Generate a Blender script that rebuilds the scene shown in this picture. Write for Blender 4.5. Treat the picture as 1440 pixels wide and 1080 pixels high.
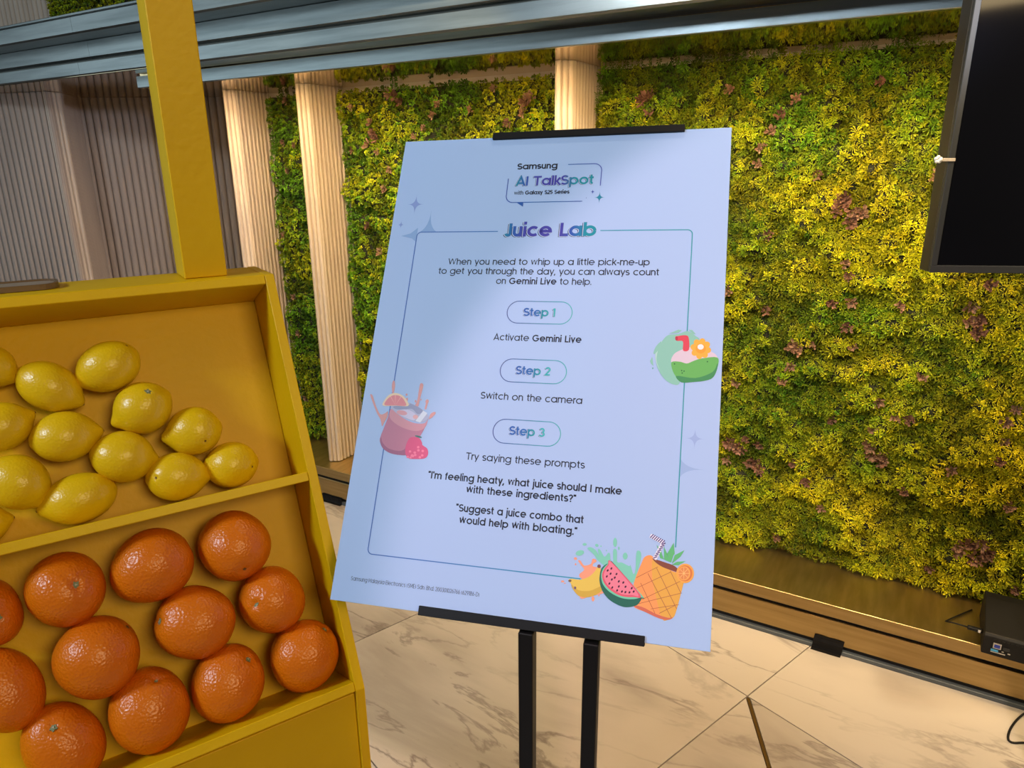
import bpy, bmesh, math, random
import numpy as np
from mathutils import Vector, Matrix
for o in list(bpy.data.objects): bpy.data.objects.remove(o)
scene = bpy.context.scene
COL = scene.collection
rad = math.radians
def s2l(c):
    c = np.asarray(c, float) / 255.0
    return np.where(c <= .04045, c / 12.92, ((c + .055) / 1.055) ** 2.4)

# ------------------------------------------------------------------ camera, world, light, exposure
cam_d = bpy.data.cameras.new('camera'); cam = bpy.data.objects.new('camera', cam_d); COL.objects.link(cam)
cam_d.sensor_width = 36; cam_d.lens = 996.907 / 1440 * 36; cam_d.clip_start = .02
R0 = Vector((.86342777, .50440241, -.00840781)); R1 = Vector((-.14253398, .25990702, .95505623)); R2 = R0.cross(R1)
m = Matrix((R0, R1, R2)).transposed().to_4x4(); m.translation = (0, 0, 1.5)
cam.matrix_world = m
scene.camera = cam

world = bpy.data.worlds.new('world'); scene.world = world; world.use_nodes = True
bg = world.node_tree.nodes['Background']
bg.inputs[0].default_value = (.88, .88, .90, 1); bg.inputs[1].default_value = .06

def lamp(name, kind, loc, target, energy, color, **kw):
    d = bpy.data.lights.new(name, kind); o = bpy.data.objects.new(name, d); COL.objects.link(o)
    d.energy = energy; d.color = color
    for k, v in kw.items(): setattr(d, k, v)
    o.location = loc
    o.rotation_euler = (Vector(target) - Vector(loc)).to_track_quat('-Z', 'Y').to_euler()
    return o
WARM = (1, .83, .54)
LED_POWER = 290
# warm track spots just in front of the beam, washing the planted niche
for x_, p_ in ((1.15, 122), (.55, 118), (-.05, 98), (-.75, 74), (-1.5, 54), (-2.2, 30)):
    lamp('niche_spot', 'SPOT', (x_, .86, 2.32), (x_ - .05, 2.4, .88), p_, WARM, spot_size=rad(62), spot_blend=.8, shadow_soft_size=.02)
# daylight through a window wall far to the left and behind
lamp('window_light', 'AREA', (-7.5, -4.0, 2.1), (-1.5, 1.2, 1.3), 75, (.70, .90, 1), shape='RECTANGLE', size=6, size_y=2.6)
# cool panel high up behind and to the left: poster, post side, ledge
lamp('key_or_fill_panel', 'AREA', (-1.6, -2.0, 3.1), (-.4, .65, 1.25), 66, (.70, .85, 1), shape='RECTANGLE', size=.6, size_y=.4)
# soft-edged spot whose cone edge crosses the poster
lamp('poster_spot', 'SPOT', (.75, -.6, 2.9), (.081, .738, 1.148), 112, (1, .64, .58), spot_size=rad(29), spot_blend=.14, shadow_soft_size=.03)
# added cool spot in mid-air, picking out the edge of the far left pilaster
lamp('recess_fill_spot', 'SPOT', (1.0, 1.0, 1.85), (-3.85, 2.2, 1.3), 260, (.66, .76, 1), spot_size=rad(19), spot_blend=1, shadow_soft_size=.05)
# warm fill lights, added: floor between stand and niche, and front of the stand
lamp('floor_fill', 'SPOT', (-.35, 1.15, 2.9), (-.35, 1.3, 0), 30, (1, .80, .56), spot_size=rad(62), spot_blend=.8, shadow_soft_size=.08)
lamp('key_or_fill_panel', 'AREA', (1.9, -.3, 2.5), (-.6, .6, 1.1), 32, (1, .74, .38), shape='RECTANGLE', size=1.2, size_y=.8)
vs = scene.view_settings; vs.view_transform = 'Standard'; vs.look = 'None'; vs.gamma = 1; vs.use_curve_mapping = False
vs.exposure = 0.0

# ------------------------------------------------------------------ helpers
def mat(name, color, rough=.5, metal=0, spec=.5, bump=None, var=None, aniso=0, attr=None, coat=0):
    """procedural principled material; bump=(kind, scale, strength, distance); var=(scale, color2, lo, hi, stretch)"""
    M = bpy.data.materials.new(name); M.use_nodes = True; nt = M.node_tree; N = nt.nodes; L = nt.links
    b = N['Principled BSDF']
    b.inputs['Base Color'].default_value = (*color, 1); b.inputs['Roughness'].default_value = rough
    b.inputs['Metallic'].default_value = metal; b.inputs['Specular IOR Level'].default_value = spec
    if coat: b.inputs['Coat Weight'].default_value = coat; b.inputs['Coat Roughness'].default_value = .15
    tc = N.new('ShaderNodeTexCoord')
    if attr:
        a = N.new('ShaderNodeAttribute'); a.attribute_name = attr; L.new(a.outputs['Color'], b.inputs['Base Color'])
    if var:
        sc, c2, lo, hi, st = var
        mp = N.new('ShaderNodeMapping'); mp.inputs['Scale'].default_value = st
        n = N.new('ShaderNodeTexNoise'); n.inputs['Scale'].default_value = sc; n.inputs['Detail'].default_value = 5
        r = N.new('ShaderNodeMapRange'); r.inputs['From Min'].default_value = lo; r.inputs['From Max'].default_value = hi
        mx = N.new('ShaderNodeMix'); mx.data_type = 'RGBA'
        mx.inputs['A'].default_value = (*color, 1); mx.inputs['B'].default_value = (*c2, 1)
        L.new(tc.outputs['Object'], mp.inputs[0]); L.new(mp.outputs[0], n.inputs['Vector']); L.new(n.outputs['Fac'], r.inputs['Value'])
        L.new(r.outputs[0], mx.inputs['Factor']); L.new(mx.outputs['Result'], b.inputs['Base Color'])
    if bump:
        kind, sc, st, di = bump[:4]
        mp = N.new('ShaderNodeMapping'); mp.inputs['Scale'].default_value = bump[4] if len(bump) > 4 else (1, 1, 1)
        L.new(tc.outputs['Object'], mp.inputs[0])
        if kind == 'voronoi':
            t = N.new('ShaderNodeTexVoronoi'); t.feature = 'SMOOTH_F1'; out = t.outputs['Distance']
        else:
            t = N.new('ShaderNodeTexNoise'); t.inputs['Detail'].default_value = 4; out = t.outputs['Fac']
        t.inputs['Scale'].default_value = sc; L.new(mp.outputs[0], t.inputs['Vector'])
        bp = N.new('ShaderNodeBump'); bp.inputs['Strength'].default_value = st; bp.inputs['Distance'].default_value = di
        L.new(out, bp.inputs['Height']); L.new(bp.outputs[0], b.inputs['Normal'])
    return M

def link(name, me, parent=None, M=None, **props):
    o = bpy.data.objects.new(name, me); COL.objects.link(o)
    if parent is not None: o.parent = parent
    if M is not None and not me.materials: me.materials.append(M)
    for k, v in props.items(): o[k] = v
    return o
def mesh(name, vs_, fs, smooth=False):
    me = bpy.data.meshes.new(name); me.from_pydata([tuple(v) for v in vs_], [], fs); me.update()
    if smooth: me.shade_smooth()
    return me
def empty(name, loc=(0, 0, 0), mw=None, parent=None, **props):
    o = bpy.data.objects.new(name, None); COL.objects.link(o); o.empty_display_size = .05
    if mw is not None: o.matrix_world = mw
    else: o.location = loc
    if parent is not None: o.parent = parent
    for k, v in props.items(): o[k] = v
    return o
def bevel_mesh(me, w, seg=1):
    bm = bmesh.new(); bm.from_mesh(me)
    bmesh.ops.bevel(bm, geom=list(bm.edges), offset=w, segments=seg, profile=.5, affect='EDGES', clamp_overlap=True)
    bm.to_mesh(me); bm.free(); return me
def box_me(name, x0, x1, y0, y1, z0, z1, bev=0, seg=1):
    v = [(x, y, z) for x in (x0, x1) for y in (y0, y1) for z in (z0, z1)]
    f = [(0, 1, 3, 2), (4, 6, 7, 5), (0, 4, 5, 1), (2, 3, 7, 6), (0, 2, 6, 4), (1, 5, 7, 3)]
    me = mesh(name, v, f)
    return bevel_mesh(me, bev, seg) if bev else me
def prism_me(name, poly, axis, a0, a1, bev=0):
    """extrude a 2-D polygon along axis 'x','y' or 'z'; fixes winding"""
    area = sum(poly[i][0] * poly[(i + 1) % len(poly)][1] - poly[(i + 1) % len(poly)][0] * poly[i][1] for i in range(len(poly)))
    if area < 0: poly = poly[::-1]
    put = {'x': lambda p, a: (a, p[0], p[1]), 'y': lambda p, a: (p[0], a, p[1]), 'z': lambda p, a: (p[0], p[1], a)}[axis]
    n = len(poly); v = [put(p, a0) for p in poly] + [put(p, a1) for p in poly]
    f = [tuple(range(n))[::-1], tuple(range(n, 2 * n))] + [(i, (i + 1) % n, n + (i + 1) % n, n + i) for i in range(n)]
    me = mesh(name, v, f)
    bm = bmesh.new(); bm.from_mesh(me); bmesh.ops.recalc_face_normals(bm, faces=bm.faces); bm.to_mesh(me); bm.free()
    return bevel_mesh(me, bev) if bev else me
def tube_me(name, pts, r, seg=8, taper=None):
    pts = [Vector(p) for p in pts]; vv = []; ff = []
    up = Vector((0, 0, 1))
    for i, p in enumerate(pts):
        d = (pts[min(i + 1, len(pts) - 1)] - pts[max(i - 1, 0)]).normalized()
        a = d.cross(up)
        if a.length < .05: a = d.cross(Vector((1, 0, 0)))
        a.normalize(); b = d.cross(a)
        rr = r if taper is None else r * taper[i]
        for k in range(seg):
            t = 2 * math.pi * k / seg; vv.append(p + a * rr * math.cos(t) + b * rr * math.sin(t))
    for i in range(len(pts) - 1):
        for k in range(seg):
            ff.append((i * seg + k, i * seg + (k + 1) % seg, (i + 1) * seg + (k + 1) % seg, (i + 1) * seg + k))
    ff += [tuple(range(seg))[::-1], tuple((len(pts) - 1) * seg + k for k in range(seg))]
    me = mesh(name, vv, ff, True); return me
def catmull(P, closed=True, n=4):
    P = [np.array(p, float) for p in P]; out = []; m_ = len(P)
    for i in range(m_ if closed else m_ - 1):
        g = (lambda k: P[k % m_]) if closed else (lambda k: P[max(0, min(m_ - 1, k))])
        p0, p1, p2, p3 = g(i - 1), g(i), g(i + 1), g(i + 2)
        for k in range(n):
            t = k / n
            out.append(.5 * ((2 * p1) + (-p0 + p2) * t + (2 * p0 - 5 * p1 + 4 * p2 - p3) * t * t + (-p0 + 3 * p1 - 3 * p2 + p3) * t ** 3))
    if not closed: out.append(P[-1])
    return out

# ------------------------------------------------------------------ materials
PLASTER = mat('ribbed_plaster', (.60, .51, .42), .8, spec=.3, bump=('noise', 700, .15, .0006), var=(9, (.50, .41, .33), .35, .75, (1, 1, .25)))
PLASTER_SHADED = mat('shaded_ribbed_plaster', (.40, .33, .28), .75, spec=.3, bump=('noise', 700, .2, .0006), var=(7, (.32, .26, .22), .35, .75, (1, 1, .2)))  # same cream plaster, with the dim light of the recess put into the colour
STEEL = mat('brushed_steel', (.31, .34, .34), .3, metal=1, bump=('noise', 40, .08, .002, (.6, 12, 30)), var=(5, (.20, .225, .225), .4, .75, (.5, 4, 9)))
STEEL_D = mat('dark_steel', (.10, .10, .09), .35, metal=.9)
SOFFIT = mat('polished_soffit', (.74, .60, .38), .06, metal=1, bump=('noise', 9, .05, .004))
BRONZE = mat('brushed_bronze', (.42, .30, .135), .33, metal=1, bump=('noise', 70, .15, .002, (1, 14, 20)), var=(6, (.33, .23, .095), .35, .7, (.6, 6, 12)))
BRONZE_T = mat('polished_bronze_sill', (.72, .56, .25), .38, metal=1, bump=('noise', 60, .2, .003, (10, 1, 1)), var=(7, (.56, .43, .18), .35, .7, (6, 1, 1)))
RUBBER = mat('dark_gap', (.008, .008, .008), .7)
ALU = mat('grey_skirting', (.085, .10, .115), .5, metal=.2)
YELLOW = mat('yellow_paint', (.74, .455, .001), .45, spec=.25, bump=('noise', 120, .25, .002), var=(6, (.68, .405, .001), .35, .75, (1, 1, 1)))
BLACK = mat('black_metal', (.005, .005, .006), .5, spec=.25, bump=('noise', 400, .1, .001))
INK = mat('printed_ink', (1, 1, 1), .55, spec=.35, attr='Col')
GROUT = mat('grout', (.10, .07, .045), .8)
BRASS = mat('brass_inlay', (.16, .095, .025), .4, metal=.7)
LEAF = mat('moss_leaf', (.3, .3, .02), .55, spec=.25, attr='Col')
SOIL = mat('moss_backing', (.016, .018, .006), .9, bump=('noise', 60, .8, .01))
GLASSBLK = mat('black_screen_glass', (.002, .002, .003), .06, spec=.35)
BEZEL = mat('screen_frame', (.02, .021, .023), .35)
BEZEL_S = mat('screen_side', (.035, .031, .027), .3, metal=.5)
DEV = mat('black_plastic', (.005, .005, .0055), .6, spec=.3)

# ------------------------------------------------------------------ floor: large marble tiles laid square to a 20 degree axis
def marble():
    M = bpy.data.materials.new('marble'); M.use_nodes = True; nt = M.node_tree; N = nt.nodes; L = nt.links; b = N['Principled BSDF']
    tc = N.new('ShaderNodeTexCoord'); oi = N.new('ShaderNodeObjectInfo')
    add = N.new('ShaderNodeVectorMath'); add.operation = 'ADD'
    sc = N.new('ShaderNodeVectorMath'); sc.operation = 'SCALE'; sc.inputs['Scale'].default_value = 1
    cmb = N.new('ShaderNodeCombineXYZ'); mul = N.new('ShaderNodeMath'); mul.operation = 'MULTIPLY'; mul.inputs[1].default_value = 37
    L.new(oi.outputs['Random'], mul.inputs[0]); L.new(mul.outputs[0], cmb.inputs[0]); L.new(mul.outputs[0], cmb.inputs[2])
    L.new(tc.outputs['Object'], add.inputs[0]); L.new(cmb.outputs[0], add.inputs[1])
    rot = N.new('ShaderNodeMapping'); rot.inputs['Scale'].default_value = (1, 3.0, 1); rot.inputs['Rotation'].default_value = (0, 0, .45)
    L.new(add.outputs[0], rot.inputs[0])
    col = None; prev = None
    base = (.47, .435, .40, 1); vein = (.17, .145, .135, 1)
    for i, (s, w, stg) in enumerate(((.75, .016, .9), (1.5, .022, .7), (.5, .10, .5))):
        n = N.new('ShaderNodeTexNoise'); n.inputs['Scale'].default_value = s; n.inputs['Detail'].default_value = 7; n.inputs['Roughness'].default_value = .58; n.inputs['Distortion'].default_value = .5
        L.new(rot.outputs[0], n.inputs['Vector'])
        sub = N.new('ShaderNodeMath'); sub.operation = 'SUBTRACT'; sub.inputs[1].default_value = .5 + .03 * i
        ab = N.new('ShaderNodeMath'); ab.operation = 'ABSOLUTE'
        r = N.new('ShaderNodeMapRange'); r.inputs['From Min'].default_value = 0; r.inputs['From Max'].default_value = w; r.inputs['To Min'].default_value = stg; r.inputs['To Max'].default_value = 0
        n2 = N.new('ShaderNodeTexNoise'); n2.inputs['Scale'].default_value = 2.3; L.new(add.outputs[0], n2.inputs['Vector'])
        r2 = N.new('ShaderNodeMapRange'); r2.inputs['From Min'].default_value = .38; r2.inputs['From Max'].default_value = .56
        ml = N.new('ShaderNodeMath'); ml.operation = 'MULTIPLY'
        L.new(n.outputs['Fac'], sub.inputs[0]); L.new(sub.outputs[0], ab.inputs[0]); L.new(ab.outputs[0], r.inputs['Value'])
        L.new(n2.outputs['Fac'], r2.inputs['Value']); L.new(r.outputs[0], ml.inputs[0]); L.new(r2.outputs[0], ml.inputs[1])
        mx = N.new('ShaderNodeMix'); mx.data_type = 'RGBA'; mx.inputs['B'].default_value = vein
        if prev is None: mx.inputs['A'].default_value = base
        else: L.new(prev, mx.inputs['A'])
        L.new(ml.outputs[0], mx.inputs['Factor']); prev = mx.outputs['Result']
    L.new(prev, b.inputs['Base Color']); b.inputs['Roughness'].default_value = .3; b.inputs['Specular IOR Level'].default_value = .45
    return M
MARBLE = marble()
floor = link('floor', box_me('floor', -6.5, 3.5, -3, 2.162, -.06, -.006), M=GROUT, kind='structure')
TS = .967; ca, sa = math.cos(rad(-20.4)), math.sin(rad(-20.4))
P0 = Vector((-.28, 1.827)); eu = Vector((ca, sa)); ev = Vector((-sa, ca))
def clip_poly(P, ymax):
    out = []
    for i in range(len(P)):
        a, b = P[i], P[(i + 1) % len(P)]
        if a[1] <= ymax: out.append(a)
        if (a[1] - ymax) * (b[1] - ymax) < 0:
            t = (ymax - a[1]) / (b[1] - a[1]); out.append((a[0] + t * (b[0] - a[0]), ymax))
    return out
g = .0018
for i in range(-5, 4):
    for j in range(-5, 2):
        q = [P0 + eu * (TS * a) + ev * (TS * b_) for a, b_ in ((i + g, j + g), (i + 1 - g, j + g), (i + 1 - g, j + 1 - g), (i + g, j + 1 - g))]
        c = P0 + eu * (TS * (i + .5)) + ev * (TS * (j + .5))
        if not (-5 < c.x < 2.6 and -2.2 < c.y < 2.9): continue
        polys = [q]
        if (i, j) == (0, -1):      # the tile split by the brass strip along its diagonal
            w = .0065 * 1.414
            A = P0 + ev * (-TS * g * 1) ; 
            polys = [[P0 + eu * (TS * g + w) - ev * (TS * g), P0 + eu * (TS * (1 - g)) - ev * (TS * g), P0 + eu * (TS * (1 - g)) - ev * (TS * (1 - g) - w)],
                     [P0 + eu * (TS * g) - ev * (TS * g + w), P0 + eu * (TS * (1 - g) - w) - ev * (TS * (1 - g)), P0 + eu * (TS * g) - ev * (TS * (1 - g))]]
            s = [P0 + eu * (.004 + a) - ev * (.004 + b_) for a, b_ in ((0, 0), (.006, 0), (TS - .008, TS - .014), (TS - .008, TS - .008), (TS - .014, TS - .008), (0, .006))]
            link('brass_strip', prism_me('brass_strip', [tuple(k) for k in s], 'z', -.01, .0004), floor, BRASS)
        for P in polys:
            P = clip_poly([tuple(k) for k in P], 2.158)
            if len(P) < 3: continue
            cx_ = sum(k[0] for k in P) / len(P); cy_ = sum(k[1] for k in P) / len(P)
            me = prism_me('tile', [(k[0] - cx_, k[1] - cy_) for k in P], 'z', -.012, 0)
            o = link('tile', me, floor, MARBLE); o.location = (cx_, cy_, 0)

# ------------------------------------------------------------------ bronze base and sill under the planted wall
Yb = 2.163; X0, X1 = -5.2, 1.7
plinth = link('trim_1', box_me('trim_1', X0, X1, Yb + .012, 3.2, 0, .12), M=RUBBER, kind='structure')
link('skirting_strip', box_me('skirting_strip', X0, X1, Yb - .004, Yb + .012, 0, .0125, .001), plinth, ALU)
link('lower_band', box_me('lower_band', X0, X1, Yb, Yb + .012, .029, .112, .002, 2), plinth, BRONZE)
link('upper_band', box_me('upper_band', X0, X1, Yb, Yb + .012, .123, .1645, .001), plinth, BRONZE)
link('sill_plate', box_me('sill_plate', X0, X1, Yb, 3.2, .1625, .166, .0008), plinth, BRONZE_T)

# ------------------------------------------------------------------ ribbed wall
def flute_me(name, p0, p1, z0, z1, pitch=.021, depth=.006, flip=False):
    p0 = Vector(p0); p1 = Vector(p1); d = p1 - p0; Ln = d.length; d.normalize(); nn = Vector((d.y, -d.x))
    if flip: nn = -nn
    n = max(1, round(Ln / pitch)); pw = Ln / n; prof = []
    for i in range(n):
        for t, h in ((.0, -.2), (.05, -1), (.13, -1), (.18, 0), (.30, .7), (.56, 1), (.80, .8), (.94, .4)):
            prof.append((i * pw + t * pw, h * depth))
    prof.append((Ln, 0))
    V = []; F = []
    for s, h in prof:
        q = p0 + d * s + nn * (h - depth); V += [(q.x, q.y, z0), (q.x, q.y, z1)]
    m_ = len(prof)
    for i in range(m_ - 1): F.append((2 * i, 2 * i + 2, 2 * i + 3, 2 * i + 1) if not flip else (2 * i, 2 * i + 1, 2 * i + 3, 2 * i + 2))
    # close the back so each face is a slab
    b0 = p0 - nn * (depth * 2 + .012); b1 = p1 - nn * (depth * 2 + .012); k = len(V)
    V += [(b0.x, b0.y, z0), (b0.x, b0.y, z1), (b1.x, b1.y, z0), (b1.x, b1.y, z1)]
    F += [(k, k + 1, k + 3, k + 2), (0, 1, k + 1, k), (2 * m_ - 2, k + 2, k + 3, 2 * m_ - 1), tuple(2 * i for i in range(m_)) + (k + 2, k), (tuple(2 * i + 1 for i in range(m_)) + (k + 3, k + 1))[::-1]]
    me = mesh(name, V, F)
    bm = bmesh.new(); bm.from_mesh(me); bmesh.ops.recalc_face_normals(bm, faces=bm.faces); bm.to_mesh(me); bm.free()
    return me
ZB, ZT, ZL = .168, 1.818, 1.863
wall = link('wall_back', box_me('wall_back', -2.74, 1.7, 2.455, 2.60, ZB, 1.8178), M=PLASTER, kind='structure')
for nm, (a, b_, c) in dict(pilaster=((-1.125, 2.211), (-1.076, 2.245), (-1.073, 2.50)), pilaster_1=((-2.308, 2.221), (-2.264, 2.252), (-2.261, 2.50)), pilaster_2=((-2.748, 2.222), (-2.704, 2.253), (-2.715, 2.52))).items():
    pil = link('pilaster', prism_me('pilaster_core', [(a[0] + .012, a[1] + .03), (b_[0] - .022, b_[1] + .012), (c[0] - .022, c[1]), (a[0] + .012, c[1])], 'z', ZB + .004, ZT - .001), wall, PLASTER)
    link('front_face', flute_me('front_face', a, b_, ZB + .002, ZT - .001, .0183, .004), pil, PLASTER)
    link('side_face', flute_me('side_face', b_, c, ZB + .002, ZT - .001, .0225, .010), pil, PLASTER)
    link('left_face', box_me('left_face', a[0] + .002, a[0] + .012, a[1] + .006, c[1], ZB + .002, ZT - .001), pil, PLASTER)
# shade-coloured recess left of the last pilaster, its walls turned away
wl = link('wall_left', flute_me('wall_left', (-4.115, 2.352), (-3.02, 3.06), .168, ZL - .001, .040, .009), M=PLASTER_SHADED, kind='structure')
dp = link('pilaster', prism_me('pilaster_core', [(-3.90, 2.12), (-3.925, 2.165), (-4.11, 2.35), (-4.3, 2.3)], 'z', .17, ZL - .001), wl, PLASTER_SHADED)
link('front_face', flute_me('front_face', (-3.877, 2.092), (-3.894, 2.171), .168, ZL - .001, .0265, .007), dp, PLASTER)  # keeps the full cream; the faces beside it carry painted shade
link('side_face', flute_me('side_face', (-3.894, 2.171), (-4.091, 2.370), .168, ZL - .001, .021, .005), dp, PLASTER_SHADED)
link('outer_panel', flute_me('outer_panel', (-4.95, 1.83), (-3.877, 2.092), .168, ZL - .001, .040, .009), dp, PLASTER_SHADED)

# ------------------------------------------------------------------ polished soffit and stepped steel beam above the niche
sof = link('ceiling', prism_me('ceiling', [(-2.93, 1.9705), (-2.745, 2.215), (-2.76, 2.62), (1.7, 2.62), (1.7, 1.9705)], 'z', 1.818, 1.8625), M=SOFFIT, kind='structure')
link('high_soffit', prism_me('high_soffit', [(-5.2, 1.845), (-5.2, 3.3), (-2.6, 3.3), (-2.6, 1.845)], 'z', 1.863, 1.88), sof, SOFFIT)
LED = bpy.data.materials.new('led_strip'); LED.use_nodes = True; e_ = LED.node_tree.nodes['Principled BSDF']; e_.inputs['Base Color'].default_value = (.8, .8, .8, 1); e_.inputs['Emission Color'].default_value = (1, .66, .30, 1); e_.inputs['Emission Strength'].default_value = LED_POWER
link('light_strip', box_me('light_strip', -2.92, 1.7, 1.9705, 1.983, 1.8172, 1.8178), sof, LED)
beam = link('trim_2', box_me('trim_2', X0, X1, 1.86, 2.16, 1.881, 2.04), M=STEEL_D, kind='structure')
def fascia(name, x0, x1, y, z0, z1, ch=.006):
    poly = [(y + ch, z0), (y, z0 + ch), (y, z1), (y + .018, z1), (y + .018, z0)]
    link(name, prism_me(name, poly, 'x', x0 + .0006, x1 - .0006), beam, STEEL)
for x0, x1 in ((-2.93, .3), (.3, 1.7)): fascia('lower_fascia', x0, x1, 1.952, 1.8130, 1.857, .002)
for x0, x1 in ((X0, -3.135), (-3.135, X1)): fascia('middle_fascia', x0, x1, 1.84, 1.863, 1.912)
for x0, x1 in ((X0, -3.045), (-3.045, X1)): fascia('upper_fascia', x0, x1, 1.84, 1.923, 1.987)
for x0, x1 in ((X0, -2.94), (-2.94, X1)): fascia('top_fascia', x0, x1, 1.726, 1.987, 2.045)
link('middle_underside', box_me('middle_underside', X0, X1, 1.858, 1.954, 1.8645, 1.869, 0), beam, STEEL)
link('top_underside', box_me('top_underside', X0, X1, 1.744, 1.858, 1.9885, 1.993, 0), beam, STEEL)
link('beam_cap', box_me('beam_cap', X0, X1, 1.716, 2.2, 2.046, 2.056, .002), beam, STEEL)
# storey above the beam
up = link('wall_upper', box_me('wall_upper', X0, X1, 2.24, 2.3, 2.058, 2.9), M=PLASTER, kind='structure')
link('ribbed_panel', flute_me('ribbed_panel', (-4.352, 2.19), (-3.927, 2.215), 2.058, 2.9, .04, .009), up, PLASTER)
link('ribbed_panel', flute_me('ribbed_panel', (-4.9, 2.13), (-4.352, 2.19), 2.058, 2.9, .04, .009), up, PLASTER)

# ------------------------------------------------------------------ planted wall panels
rng = np.random.default_rng(7)
def vnoise(seed, cell):
    rr = np.random.default_rng(seed); G = rr.random((160, 160))
    def f(x, z):
        u = (x + 8) / cell; v = (z + 1) / cell; iu = np.floor(u).astype(int); iv = np.floor(v).astype(int); fu = u - iu; fv = v - iv
        fu = fu * fu * (3 - 2 * fu); fv = fv * fv * (3 - 2 * fv)
        g_ = lambda a, b: G[a % 160, b % 160]
        return (g_(iu, iv) * (1 - fu) + g_(iu + 1, iv) * fu) * (1 - fv) + (g_(iu, iv + 1) * (1 - fu) + g_(iu + 1, iv + 1) * fu) * fv
    return f
nA, nB, nC, nD = vnoise(1, .042), vnoise(2, .12), vnoise(3, .35), vnoise(4, .022)
def height(x, z): return .010 + .048 * nA(x, z) ** 1.5 + .020 * nB(x, z) + .012 * nD(x, z)
def leaf_fan(nl, lmin, lmax, wd, spread, seed):
    """one tuft: narrow pointed leaves fanned round +w (outwards)"""
    r = np.random.default_rng(seed); V = []; F = []; T = []
    for i in range(nl):
        az = 2 * np.pi * (i * .381966) + r.uniform(-.3, .3); el = np.radians(8 + spread * np.sqrt((i + .5) / nl) + r.uniform(-8, 8))
        d = np.array([np.cos(az) * np.sin(el), np.sin(az) * np.sin(el), np.cos(el)])
        s = np.cross(d, [0, 0, 1.]); s = s / (np.linalg.norm(s) + 1e-6); s = s * np.cos(.5) + np.cross(d, s) * np.sin(.5)
        ln = r.uniform(lmin, lmax); w = wd * r.uniform(.8, 1.2)
        b = d * .002; dn = np.array([0, 0, 1.]) * ln; sn = np.sin(el) ** 2
        k = len(V); V += [b, d * ln * .45 - s * w * .75 + dn * .03, d * ln * .82 - s * w - dn * .05 * sn, d * ln - dn * .16 * sn, d * ln * .82 + s * w - dn * .05 * sn, d * ln * .45 + s * w * .75 + dn * .03]
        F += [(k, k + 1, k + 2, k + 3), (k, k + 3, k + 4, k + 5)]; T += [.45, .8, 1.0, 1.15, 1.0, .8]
    return np.array(V), np.array(F), np.array(T)
FINE = [leaf_fan(20, .008, .017, .00125, 78, s) for s in (11, 12, 13)] + [leaf_fan(15, .011, .022, .0012, 76, s) for s in (14, 15)] + [leaf_fan(18, .008, .014, .0016, 80, 16)]
ROUND = [leaf_fan(13, .007, .014, .0030, 78, s) for s in (21, 22, 23)] + [leaf_fan(12, .008, .016, .0024, 76, s) for s in (24, 25)]
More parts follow.
